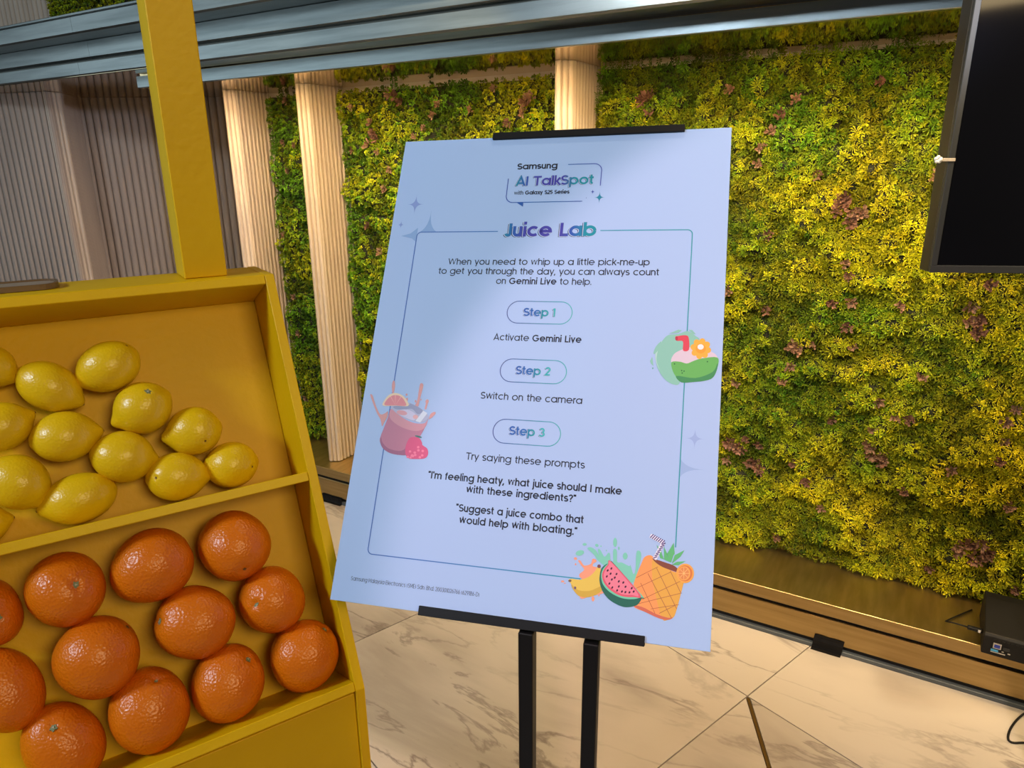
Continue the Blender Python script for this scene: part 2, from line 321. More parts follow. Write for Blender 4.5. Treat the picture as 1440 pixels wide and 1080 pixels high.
def moss(name, x0, x1, z0, z1, yback, parent, yellow, FANS=ROUND, spacing=.0145, ragged=.02):
    nx = int((x1 - x0) / spacing); nz = int((z1 - z0) / spacing)
    X, Z = np.meshgrid(np.linspace(x0, x1, nx), np.linspace(z0, z1, nz)); X = X.ravel() + rng.uniform(-.007, .007, X.size); Z = Z.ravel() + rng.uniform(-.007, .007, Z.size)
    e = np.minimum(np.minimum(X - x0, x1 - X), np.minimum(Z - z0, z1 - Z)); keep = e > ragged * (nB(X * 2.2, Z * 2.2) - .35) ; X, Z = X[keep], Z[keep]; e = e[keep]
    n = len(X); H = height(X, Z) * np.clip(.6 + e / .05, .6, 1)
    dx = (height(X + .006, Z) - height(X - .006, Z)) / .012; dz = (height(X, Z + .006) - height(X, Z - .006)) / .012
    N_ = np.stack([-dx, -np.ones(n), -dz + .25], 1); N_[:, :2] += rng.normal(0, .18, (n, 2)); N_ /= np.linalg.norm(N_, axis=1)[:, None]
    a = rng.uniform(0, 2 * np.pi, n); ref = np.stack([np.cos(a), np.zeros(n), np.sin(a)], 1)
    U = np.cross(N_, ref); U /= np.linalg.norm(U, axis=1)[:, None]; W = np.cross(N_, U)
    S = rng.uniform(.8, 1.3, n); P = np.stack([X, yback - H, Z], 1)
    # plant colour in yellow-green and green patches; shade painted into low spots by depth
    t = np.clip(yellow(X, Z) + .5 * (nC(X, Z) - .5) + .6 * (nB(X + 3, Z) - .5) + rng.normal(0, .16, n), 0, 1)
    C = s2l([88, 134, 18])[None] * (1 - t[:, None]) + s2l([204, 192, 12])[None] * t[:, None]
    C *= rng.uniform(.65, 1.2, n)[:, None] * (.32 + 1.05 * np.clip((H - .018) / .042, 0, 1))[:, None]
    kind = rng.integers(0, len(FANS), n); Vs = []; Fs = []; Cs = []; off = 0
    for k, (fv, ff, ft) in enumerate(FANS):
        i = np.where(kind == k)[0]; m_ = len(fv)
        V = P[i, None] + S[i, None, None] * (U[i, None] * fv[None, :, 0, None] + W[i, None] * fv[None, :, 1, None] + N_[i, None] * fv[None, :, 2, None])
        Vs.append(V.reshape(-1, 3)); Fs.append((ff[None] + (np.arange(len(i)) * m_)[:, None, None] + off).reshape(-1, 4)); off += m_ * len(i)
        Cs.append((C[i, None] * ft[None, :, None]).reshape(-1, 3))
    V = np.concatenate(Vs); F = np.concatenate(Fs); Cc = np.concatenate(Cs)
    me = bpy.data.meshes.new(name); me.vertices.add(len(V)); me.vertices.foreach_set('co', V.ravel().astype(np.float32))
    me.loops.add(F.size); me.loops.foreach_set('vertex_index', F.ravel().astype(np.int32))
    me.polygons.add(len(F)); me.polygons.foreach_set('loop_start', (np.arange(len(F)) * 4).astype(np.int32))
    me.update(calc_edges=True); at = me.color_attributes.new('Col', 'FLOAT_COLOR', 'POINT')
    at.data.foreach_set('color', np.concatenate([Cc, np.ones((len(Cc), 1))], 1).ravel().astype(np.float32))
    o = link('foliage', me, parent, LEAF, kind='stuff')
    # dark growing mat under the leaves, following the same relief
    gx = np.linspace(x0 + .012, x1 - .012, max(4, int((x1 - x0) / .015))); gz = np.linspace(z0 + .012, z1 - .012, int((z1 - z0) / .015))
    GX, GZ = np.meshgrid(gx, gz); GE = np.minimum(np.minimum(GX - x0, x1 - GX), np.minimum(GZ - z0, z1 - GZ))
    GH = height(GX, GZ) * np.clip(.3 + GE / .06, .3, 1) - .006; w_ = len(gx)
    V = np.stack([GX, yback - GH, GZ], -1).reshape(-1, 3).tolist(); F = [(j * w_ + i, j * w_ + i + 1, (j + 1) * w_ + i + 1, (j + 1) * w_ + i) for j in range(len(gz) - 1) for i in range(w_ - 1)]
    k = len(V); V += [(x0 + .012, yback, z0 + .012), (x1 - .012, yback, z0 + .012), (x1 - .012, yback, z1 - .012), (x0 + .012, yback, z1 - .012)]
    F += [(k, k + 3, k + 2, k + 1)]
    link('growing_mat', mesh('growing_mat', V, F, True), parent, SOIL)
SUCC = [mat('succulent_leaf', c, .5, spec=.4, var=(60, c2, .35, .7, (1, 1, 1))) for c, c2 in (((.17, .085, .05), (.42, .25, .16)), ((.10, .045, .03), (.28, .14, .09)))]
def rosette_me(seed):
    r = np.random.default_rng(seed); V = []; F = []
    for i in range(20):
        az = i * 2.39996 + r.uniform(-.2, .2); el = np.radians(12 + 58 * math.sqrt(i / 20)); ln = .011 + .013 * math.sqrt(i / 20) * r.uniform(.8, 1.2); w = .0042 * r.uniform(.8, 1.15)
        d = np.array([np.cos(az) * np.sin(el), np.sin(az) * np.sin(el), np.cos(el)]); s = np.cross(d, [0, 0, 1.]); s /= np.linalg.norm(s); u_ = np.cross(s, d)
        c0 = np.array([r.uniform(-.006, .006), r.uniform(-.006, .006), 0])
        k = len(V)
        V += [c0 + d * ln * .2 - s * w * .25, c0 + d * ln * .2 + s * w * .25, c0 + d * ln * .65 + s * w + u_ * .001, c0 + d * ln * .9 + s * w * .75 + u_ * .002, c0 + d * ln + u_ * .003, c0 + d * ln * .9 - s * w * .75 + u_ * .002, c0 + d * ln * .65 - s * w + u_ * .001, c0 + d * ln * .6 - u_ * .0012]
        F += [(k, k + 7, k + 1), (k + 1, k + 7, k + 2), (k + 2, k + 7, k + 3), (k + 3, k + 7, k + 4), (k + 4, k + 7, k + 5), (k + 5, k + 7, k + 6), (k + 6, k + 7, k)]
    return mesh('succulent_rosette', V, F)
ROS = []
for s in range(6):
    me = rosette_me(s); me.materials.append(SUCC[s % 2]); ROS.append(me)
def rosettes(parent, pts, yb_):
    for x, z, sc in pts:
        for q in range(1 if sc < 1 else 3):
            xx = x + (0 if q == 0 else rng.uniform(-.03, .03)); zz = z + (0 if q == 0 else rng.uniform(-.03, .03))
            o = link('succulent_rosette', ROS[rng.integers(0, 6)], parent)
            h_ = float(height(np.array([xx]), np.array([zz]))[0])
            o.location = (xx, yb_ - h_ - .012, zz); o.rotation_euler = (rad(90) + rng.uniform(-.3, .15), rng.uniform(-.3, .3), 0)
            o.rotation_euler.rotate_axis('Z', rng.uniform(0, 6)); o.scale = [min(sc, 1.15) * rng.uniform(.9, 1.15)] * 3
YW = 2.452
wide = empty('living_wall_panel', (0, 0, 0), label='widest planted moss panel behind the black screen, right of the central ribbed pilaster', category='living wall')
mid = empty('living_wall_panel', (0, 0, 0), label='green moss panel behind the poster, between two cream ribbed pilasters', category='living wall')
slim = empty('living_wall_panel', (0, 0, 0), label='narrow tall strip of dark moss between the two left ribbed pilasters', category='living wall')
high = empty('living_wall_panel', (0, 0, 0), label='small patch of moss above the steel beam at the top left', category='living wall')
moss('foliage', -1.07, 1.55, .167, 1.816, YW, wide, lambda x, z: .25 + .26 * np.clip(x + .9, 0, 1.3) - .12 * (z > 1.45) * (x < .1) + .08 * (z < 1.3), FANS=FINE, spacing=.0128)
moss('foliage', -2.262, -1.13, .167, 1.804, YW, mid, lambda x, z: .09 + .10 * (z > 1.4))
moss('foliage', -2.705, -2.31, .17, 1.808, YW, slim, lambda x, z: .10 + 0 * x, ragged=.03)
moss('foliage', -3.92, -2.5, 2.06, 2.6, 2.24, high, lambda x, z: .35 + 0 * x, spacing=.016)
RW = [(-0.617,1.718,0.85), (-0.413,1.677,0.85), (-0.450,1.635,0.85), (-0.477,1.589,0.85), (-0.504,1.544,0.85), (-0.510,1.495,0.85), (-0.194,1.714,0.85), (-0.330,1.461,0.85), (-0.246,1.385,1.10), (-0.218,1.350,1.10), (-0.458,1.278,0.85), (-0.220,1.202,0.85), (-0.206,1.168,0.85), (-0.019,1.461,0.85), (-0.566,1.091,0.85), (-0.443,1.030,0.85), (-0.247,1.076,0.85), (-0.191,1.081,0.85), (-0.055,1.086,0.85), (-0.192,1.007,0.85), (-0.168,0.943,0.85), (0.123,1.094,0.85), (0.129,1.055,1.10), (0.160,1.163,0.85), (-0.328,0.921,1.10), (-0.292,0.933,0.85), (-0.343,0.859,0.85), (-0.363,0.810,0.85), (0.030,0.878,0.85), (-0.516,0.775,0.85), (-0.203,0.693,0.85), (-0.074,0.777,0.85), (-0.022,0.741,0.85), (0.014,0.738,0.85), (-0.077,0.689,0.85), (-0.085,0.636,0.85), (-0.065,0.598,1.10), (-0.036,0.594,0.85), (0.277,0.809,0.85), (0.259,0.775,0.85), (0.264,0.714,0.85), (-0.465,0.572,0.85), (-0.504,0.546,1.10), (-0.420,0.557,0.85), (-0.526,0.484,0.85), (-0.431,0.493,1.10), (-0.302,0.521,0.85), (-0.255,0.463,0.85), (-0.198,0.378,0.85), (0.150,0.588,0.85), (0.034,0.494,0.85), (0.261,0.656,0.85), (0.310,0.506,0.85), (-0.327,0.237,0.85), (0.204,0.328,0.85), (0.235,0.362,1.10), (0.253,0.320,1.10), (0.280,0.335,0.85), (0.137,0.244,0.85), (-0.325,0.235,0.85), (0.370,0.246,0.85), (-0.895,1.694,1.10), (-0.868,1.660,0.85)]
RM = [(-1.922,1.763,1.10), (-2.150,1.731,0.85), (-1.719,1.720,0.85), (-1.584,1.699,0.85), (-1.481,1.770,0.85), (-1.340,1.710,1.10), (-1.346,1.679,0.85), (-1.809,1.639,0.85), (-1.842,1.608,0.85), (-2.053,1.605,1.10), (-2.035,1.552,0.85), (-1.979,1.481,0.85), (-2.031,1.406,0.85), (-2.131,1.248,0.85), (-2.060,1.141,0.85), (-1.761,1.688,0.85), (-1.407,1.645,0.85), (-2.082,1.670,0.85), (-2.190,1.563,0.85)]
RS = [(-2.573,1.781,0.85), (-2.609,1.603,0.85), (-2.503,1.586,0.85), (-2.563,1.480,0.85), (-2.626,0.894,0.85), (-2.622,0.711,0.85), (-2.617,0.381,0.85), (-2.627,1.191,0.85)]
rosettes(wide, RW, YW); rosettes(mid, RM, YW); rosettes(slim, RS, YW)
CLIP = mat('white_plastic', (.75, .73, .70), .4)

# ------------------------------------------------------------------ yellow fruit stand
Oc = Vector((-.5058, .5102, .9089)); uC = Vector((.446, .895, 0)).normalized(); nC_ = Vector((uC.y, -uC.x, 0))
# local frame: x = along the stand (u), y = away from the viewer (-n), z up
MS = Matrix((uC, -nC_, Vector((0, 0, 1)))).transposed().to_4x4(); MS.translation = (Oc.x, Oc.y, 0)
stand = empty('fruit_display_stand', mw=MS, label='bright yellow painted wooden display stand with tilted two-tier tray and tall post', category='display stand')
TA = rad(66); LN = .92; zo = Oc.z
def tv(v, c):   # tray coordinates (down-slope v, outward c) -> local (y, z)
    return (-(math.cos(TA) * v + math.sin(TA) * c), zo - math.sin(TA) * v + math.cos(TA) * c)
VT = -.509; TH = .0112; DP = -.077
yr, zr = tv(VT, 0); YBK = .294; ZTOP = zr
def board(name, pts, x0, x1, bev=.0008): link(name, prism_me(name, pts, 'x', x0, x1, bev), stand, YELLOW)
side = [(0, 0), (0.0, zo), (yr, zr), (YBK, zr), (YBK, 0)]
board('side_panel', side, -TH, 0); board('side_panel', side, -LN, -LN + TH)
def slab(name, v0, v1, c0, c1, x0=-LN + TH, x1=-TH, bev=.0008):
    board(name, [tv(v0, c0), tv(v1, c0), tv(v1, c1), tv(v0, c1)], x0 + .0002, x1 - .0002, bev)
slab('tray_floor', VT + TH, -TH, DP - .006, DP)
slab('top_rail', VT, VT + TH, DP - .006, 0); slab('divider', -.2645, -.2535, DP, 0); slab('bottom_rail', -TH, 0, DP - .006, 0)
board('front_panel', [(.0045, 0), (.0045, zo - .006), (.0145, zo - .006), (.0145, 0)], -LN + TH + .0002, -TH - .0002)
board('ledge', [(yr + .004, zr - .014), (yr + .004, zr - .0004), (YBK - .0004, zr - .0004), (YBK - .0004, zr - .014)], -LN + TH + .0002, -TH - .0002)
board('back_panel', [(YBK - .012, .02), (YBK - .012, zr - .0145), (YBK - .0004, zr - .0145), (YBK - .0004, .02)], -LN + TH + .0002, -TH - .0002)
link('post', box_me('post', -.0975, -.0495, .2285, .284, zr, 2.62, .0012), stand, YELLOW)
link('post', box_me('post', -LN + .0495, -LN + .0975, .2285, .284, zr, 2.62, .0012), stand, YELLOW)
link('header_rail', box_me('header_rail', -LN + .02, -.02, .225, .288, 2.621, 2.70, .0012), stand, YELLOW)

# shallow brown tray lying on the ledge
TRAYM = mat('brown_tray', (.16, .10, .055), .45); LIN = mat('beige_tray_lining', (.32, .25, .19), .6, var=(14, (.24, .18, .13), .35, .7, (1, 1, 1)))
def rrect(x0, x1, y0, y1, r, n=5):
    P = []
    for cx_, cy_, a in ((x1 - r, y1 - r, 0), (x0 + r, y1 - r, 90), (x0 + r, y0 + r, 180), (x1 - r, y0 + r, 270)):
        P += [(cx_ + r * math.cos(rad(a + 90 * i / n)), cy_ + r * math.sin(rad(a + 90 * i / n))) for i in range(n + 1)]
    return P
tr = empty('serving_tray', label='low brown tray with beige lining lying on the yellow ledge above the lemons', category='tray')
tr.matrix_world = MS @ Matrix.Translation((0, 0, zr + .0002))
out = rrect(-.62, -.223, .238, .286, .018); inn = rrect(-.617, -.226, .241, .283, .0155)
n = len(out); V = [(x, y, 0) for x, y in out] + [(x, y, .006) for x, y in out] + [(x, y, .006) for x, y in inn] + [(x, y, .003) for x, y in inn]
F = [tuple(range(n))[::-1]] + [(k * n + i, k * n + (i + 1) % n, (k + 1) * n + (i + 1) % n, (k + 1) * n + i) for k in range(3) for i in range(n)] + [tuple(3 * n + i for i in range(n))]
link('rim', mesh('rim', V, F), tr, TRAYM)
link('lining', prism_me('lining', rrect(-.616, -.227, .242, .282, .0145), 'z', .0031, .0042), tr, LIN)

# ------------------------------------------------------------------ fruit
ORANGE = mat('orange_peel', (.72, .18, .002), .33, spec=.5, bump=('voronoi', 420, .45, .0016), var=(18, (.64, .13, .002), .3, .75, (1, 1, 1)))
LEMON = mat('lemon_peel', (.80, .51, .004), .33, spec=.5, bump=('voronoi', 420, .3, .0012), var=(18, (.70, .47, .004), .3, .75, (1, 1, 1)))
CALYX = mat('calyx', (.20, .24, .13), .6); SCAR = mat('stem_scar', (.16, .075, .02), .8); STEMC = mat('stem_core', (.42, .40, .30), .7)
BT = Matrix((uC, -(nC_ * math.cos(TA) - Vector((0, 0, math.sin(TA)))), (nC_ * math.sin(TA) + Vector((0, 0, math.cos(TA)))))).transposed()
bmI = bmesh.new(); bmesh.ops.create_icosphere(bmI, subdivisions=5, radius=1)
ID = np.array([v.co[:] for v in bmI.verts]); ID /= np.linalg.norm(ID, axis=1)[:, None]; IF = [tuple(v.index for v in f.verts) for f in bmI.faces]; bmI.free()
def star_me(name, r, th, lobes=5):
    P = []
    for i in range(lobes * 4):
        a = 2 * math.pi * i / (lobes * 4); P.append((r * (.78 + .22 * math.cos(lobes * a)) * math.cos(a), r * (.78 + .22 * math.cos(lobes * a)) * math.sin(a)))
    return prism_me(name, P, 'z', -th, th * .5)
STAR = star_me('calyx', .0042, .0012); STAR.materials.append(CALYX)
CORE = star_me('stem_core', .0014, .0016, 3); CORE.materials.append(STEMC)
DOT = star_me('stem_scar', .0021, .0012, 4); DOT.materials.append(SCAR)
def fruit(kind, pos, ra, rb, ax, mk, md, label, group, seed):
    pass
    r = np.random.default_rng(seed); ax = np.array(ax, float); ax /= np.linalg.norm(ax)
    cz = ID @ ax; s = ra / rb
    rad_ = 1 / np.sqrt((cz / ra) ** 2 + (1 - cz ** 2) / rb ** 2)
    # slight irregularity
    for _ in range(5):
        q = r.normal(size=3); q /= np.linalg.norm(q); rad_ *= 1 + (.010 if kind == 'orange' else .007) * np.cos(3 * np.arccos(np.clip(ID @ q, -1, 1)) + r.uniform(0, 6))
    md = np.array(md if md else r.normal(size=3), float); md /= np.linalg.norm(md)
    if kind == 'lemon':
        tip = ax * (1 if (md @ ax) >= 0 or mk != 't' else -1)
        if mk != 't': tip = ax if (md @ ax) < 0 else -ax
        c1 = np.arccos(np.clip(ID @ tip, -1, 1)); rad_ += rb * .17 * np.exp(-(c1 / .22) ** 2) + rb * .04 * np.exp(-(c1 / .5) ** 2)
        c2 = np.arccos(np.clip(-(ID @ tip), -1, 1)); rad_ += rb * .06 * np.exp(-(c2 / .25) ** 2)
        if mk in 'sc':
            c3 = np.arccos(np.clip(ID @ md, -1, 1)); rad_ += rb * .045 * np.exp(-(c3 / .34) ** 2) - rb * .07 * np.exp(-(c3 / .08) ** 2)
            t1 = np.cross(md, [.3, .5, .8]); t1 /= np.linalg.norm(t1); t2 = np.cross(md, t1); az = np.arctan2(ID @ t2, ID @ t1)
            rad_ -= rb * .012 * np.exp(-(c3 / .3) ** 2) * (.5 + .5 * np.cos(6 * az)) * (c3 > .05)
    elif mk:
        c3 = np.arccos(np.clip(ID @ md, -1, 1)); dp_ = .09 if mk == 'c' else .05
        t1 = np.cross(md, [.3, .5, .8]); t1 /= np.linalg.norm(t1); t2 = np.cross(md, t1); az = np.arctan2(ID @ t2, ID @ t1)
        rad_ -= rb * dp_ * np.exp(-(c3 / .13) ** 2)
        if mk == 'c':
            crease = np.maximum(0, np.cos(2.5 * az + r.uniform(0, 6))) ** 14 + .6 * np.maximum(0, np.cos(1.5 * az + r.uniform(0, 6))) ** 18
            rad_ -= rb * .038 * crease * np.exp(-(c3 / .5) ** 2)
    me = mesh(kind, (ID * rad_[:, None]), IF, True)
    o = link(kind, me, None, ORANGE if kind == 'orange' else LEMON)
    o.matrix_world = Matrix.Translation(Oc + BT @ Vector(pos)) @ BT.to_4x4()
    o['label'] = label; o['category'] = kind; o['group'] = group
    if mk and mk != 't':
        i = int(np.argmax(ID @ md)); p_ = Vector(md * rad_[i]); q_ = Vector(md).to_track_quat('Z', 'Y').to_matrix().to_4x4()
        if mk == 'c':
            c = link('calyx', STAR, o); c.matrix_local = Matrix.Translation(p_ + Vector(md) * .0004) @ q_
            d = link('stem_core', CORE, c); d.matrix_local = Matrix.Translation((0, 0, .0006))
        else:
            c = link('stem_scar', DOT, o); c.matrix_local = Matrix.Translation(p_ + Vector(md) * .0002) @ q_ @ Matrix.Scale(1 if kind == 'orange' else .7, 4)
    elif mk == 't':
        i = int(np.argmax(ID @ tip)); q_ = Vector(tip).to_track_quat('Z', 'Y').to_matrix().to_4x4()
        c = link('stem_scar', DOT, o); c.matrix_local = Matrix.Translation(Vector(tip * rad_[i]) ) @ q_ @ Matrix.Scale(.6, 4)
    return o
FR = [
('orange', (-0.2709, -0.2027, -0.0374), 0.0358, 0.0391, (0.947, -0.322, 0.0), 'c', (0.284, -0.119, 0.951)),
('orange', (-0.1884, -0.2026, -0.0368), 0.0418, 0.0397, (0.959, -0.283, 0.0), 'n', (0.964, -0.257, 0.07)),
('orange', (-0.1023, -0.2003, -0.0357), 0.0388, 0.0408, (0.898, -0.44, 0.0), 'd', (0.021, 0.667, 0.744)),
('orange', (-0.0744, -0.1267, -0.0376), 0.0367, 0.0389, (0.848, -0.53, 0.0), 'c', (-0.604, -0.105, 0.79)),
('orange', (-0.0521, -0.0525, -0.037), 0.041, 0.0395, (0.198, -0.98, 0.0), 'c', (0.681, -0.61, 0.405)),
('orange', (-0.1579, -0.1289, -0.0371), 0.0424, 0.0394, (-0.736, -0.677, 0.0), 'c', (-0.888, -0.356, 0.29)),
('orange', (-0.2555, -0.1262, -0.0345), 0.0398, 0.042, (0.959, -0.283, 0.0), 'n', (0.814, -0.556, 0.167)),
('orange', (-0.139, -0.0526, -0.0377), 0.0411, 0.0388, (-0.027, 1.0, 0.0), 'c', (0.611, -0.585, 0.534)),
('orange', (-0.2185, -0.0554, -0.0375), 0.0439, 0.039, (0.063, 0.998, 0.0), 'c', (0.282, -0.798, 0.533)),
('orange', (-0.2986, -0.0524, -0.0423), 0.0433, 0.0342, (0.445, 0.896, 0.0), 'c', (-0.109, -0.664, 0.74)),
('orange', (-0.339, -0.1221, -0.043), 0.0433, 0.0335, (-0.338, -0.941, 0.0), '', None),
('orange', (-0.338, -0.2006, -0.0417), 0.0276, 0.0348, (-0.97, 0.242, 0.0), 'c', (0.297, 0.17, 0.939)),
('lemon', (-0.2984, -0.451, -0.0548), 0.0243, 0.0217, (0.738, 0.675, 0.0), 't', (0.918, 0.388, -0.087)),
('lemon', (-0.2506, -0.4195, -0.0508), 0.0327, 0.0257, (0.747, 0.665, 0.0), 't', (0.763, 0.644, -0.053)),
('lemon', (-0.1909, -0.4322, -0.0482), 0.0329, 0.0283, (0.923, -0.384, 0.0), 's', (0.675, -0.602, 0.427)),
('lemon', (-0.1662, -0.3789, -0.0466), 0.0307, 0.0299, (0.932, -0.363, 0.0), 'c', (0.222, -0.468, 0.855)),
('lemon', (-0.2988, -0.3847, -0.0507), 0.0267, 0.0258, (0.956, -0.294, 0.0), 't', (0.993, -0.011, 0.119)),
('lemon', (-0.2464, -0.3622, -0.049), 0.0318, 0.0275, (1.0, 0.022, 0.0), 't', (1.0, 0.003, 0.015)),
('lemon', (-0.1954, -0.3284, -0.048), 0.0317, 0.0285, (0.945, 0.326, 0.0), 't', (0.952, 0.201, 0.231)),
('lemon', (-0.118, -0.3417, -0.0479), 0.0297, 0.0286, (0.999, -0.033, 0.0), 's', (0.228, 0.539, 0.811)),
('lemon', (-0.1463, -0.2939, -0.0487), 0.0317, 0.0278, (0.981, 0.192, 0.0), 's', (-0.752, -0.094, 0.652)),
('lemon', (-0.0852, -0.2934, -0.0491), 0.0296, 0.0274, (0.997, 0.082, 0.0), 's', (0.692, 0.29, 0.661)),
('lemon', (-0.294, -0.3236, -0.0492), 0.0305, 0.0273, (0.533, 0.846, 0.0), 't', (0.985, 0.168, -0.033)),
('lemon', (-0.2436, -0.2931, -0.0495), 0.0355, 0.027, (0.995, -0.1, 0.0), 't', (-0.99, 0.091, 0.11)),
('lemon', (-0.333, -0.2873, -0.0552), 0.0247, 0.0213, (0.999, -0.05, 0.0), 't', (0.999, 0.014, 0.048)),
]
LB = ['orange with green stem star and creases facing out, left of the large oblong orange',
 'large oblong orange in the middle of the top row, just under the tray divider',
 'round orange at the right end of the top row, nearest the divider corner',
 'smaller orange with pale stem dot, above the one wedged against the side',
 'orange wedged against the right side panel, stem dot at its upper right',
 'orange at centre of lower tray with its stem on the left edge',
 'biggest egg-shaped orange with small oval scar at upper right, left of tray centre',
 'orange near the bottom rail with stem at upper right and faint long bruise',
 'orange touching the bottom rail, stem star and creases near its top',
 'orange at bottom edge of the view, grey stem star with deep crease below',
 'smooth plain orange cut off by the left edge, second lowest at left',
 'orange cut off by left edge in the top row, left of the creased orange',
 'lemon cut off at left edge, highest in the upper tray',
 'lemon in top row with pointed tip to lower right, second from the left',
 'highest whole lemon, dark scar at its upper right',
 'brightest lemon with green stem button facing out',
 'lemon at left edge below the top lemon, blunt tip pointing right',
 'plump lemon left of centre, in the row under the top lemons, tip to the right',
 'lemon in the middle of the tray directly below the one with green stem button',
 'roundish pale lemon with small brown dot, right of the lemon with green stem button',
 'lemon with puckered nipple end facing left, close above the divider',
 'rightmost lemon, alone nearest the right wall of the tray',
 'big greenish lemon at left, above the two-pointed lemon',
 'long lemon pointed at both ends lying just above the divider',
 'lemon cut off at lower left corner of upper tray, tip to the right']
for i, (kd, pos, ra, rb, ax, mk, md) in enumerate(FR):
    pos = (pos[0], -pos[1], pos[2]); ax = (ax[0], -ax[1], ax[2]); md = md and (md[0], -md[1], md[2])
    fruit(kd, pos, ra, rb, ax, mk, md, LB[i], 'oranges in the lower tray' if kd == 'orange' else 'lemons in the upper tray', 40 + i)

# ------------------------------------------------------------------ poster and its stand
px = Vector((.57853948, .15842271, .01393969)).normalized(); py = Vector((-.13746262, .42544568, .71827103)); py = (py - px * py.dot(px)).normalized(); pz = px.cross(py)
MP = Matrix((px, py, pz)).transposed().to_4x4(); MP.translation = (-.53763, .49913, 1.5 - .47440)
W_, H_ = .420, .594
poster = empty('poster', mw=MP, label='pale blue printed instruction poster headed Juice Lab with fruit drawings', category='poster')
PAPER = mat('poster_paper', tuple(s2l((166, 194, 244))), .5, spec=.35, var=(2.2, tuple(s2l((166, 198, 246))), .35, .65, (1, .6, 1)))
link('board', box_me('board', 0, W_, 0, H_, -.005, 0, .0003), poster, PAPER)
class Print:
    """collects flat coloured shapes (millimetres on the sheet) into one mesh with a colour attribute"""
    def __init__(s, z=.00015): s.V = []; s.F = []; s.C = []; s.z = z; s.n = 0
    def poly(s, P, col):
        s.z += .0000035; k = len(s.V)
        A = sum(P[i][0] * P[(i + 1) % len(P)][1] - P[(i + 1) % len(P)][0] * P[i][1] for i in range(len(P)))
        if A < 0: P = P[::-1]
        for p in P:
            c = col(p[0], p[1]) if callable(col) else col
            s.V.append((p[0] / 1000, p[1] / 1000, s.z)); s.C.append(c)
        s.F.append(tuple(range(k, k + len(P))))
    def ribbon(s, P, hw, col, closed=False):
        """stroke of half-width hw along the points with mitred corners"""
        P = [np.array(p, float) for p in P]; Q = [P[0]]
        for p in P[1:]:
            if np.linalg.norm(p - Q[-1]) > 1e-4: Q.append(p)
        P = Q; n = len(P)
        if n < 2: return
        if closed and np.linalg.norm(P[0] - P[-1]) < 1e-3: P = P[:-1]; n -= 1
        s.z += .0000012; k = len(s.V)
        for i in range(n):
            a = P[i] - P[i - 1] if (i or closed) else P[1] - P[0]; b = P[(i + 1) % n] - P[i] if (i < n - 1 or closed) else P[-1] - P[-2]
            a = a / np.linalg.norm(a); b = b / np.linalg.norm(b); na = np.array([-a[1], a[0]]); nb = np.array([-b[1], b[0]])
            mi = na + nb; L2 = mi @ mi; mi = na if L2 < .4 else mi * (2 / L2)
            for sg in (1, -1):
                q = P[i] + mi * hw * sg; c = col(q[0], q[1]) if callable(col) else col
                s.V.append((q[0] / 1000, q[1] / 1000, s.z)); s.C.append(c)
        for i in range(n if closed else n - 1):
            j = (i + 1) % n; s.F.append((k + 2 * i, k + 2 * i + 1, k + 2 * j + 1, k + 2 * j))
    def build(s, name, parent):
        me = mesh(name, s.V, s.F); at = me.color_attributes.new('Col', 'FLOAT_COLOR', 'POINT')
        at.data.foreach_set('color', np.concatenate([np.array(s.C), np.ones((len(s.C), 1))], 1).ravel().astype(np.float32))
        bm = bmesh.new(); bm.from_mesh(me); bmesh.ops.triangulate(bm, faces=[f for f in bm.faces if len(f.verts) > 4], ngon_method='EAR_CLIP')
        bm.to_mesh(me); bm.free(); me.validate()
        return link(name, me, parent, INK)

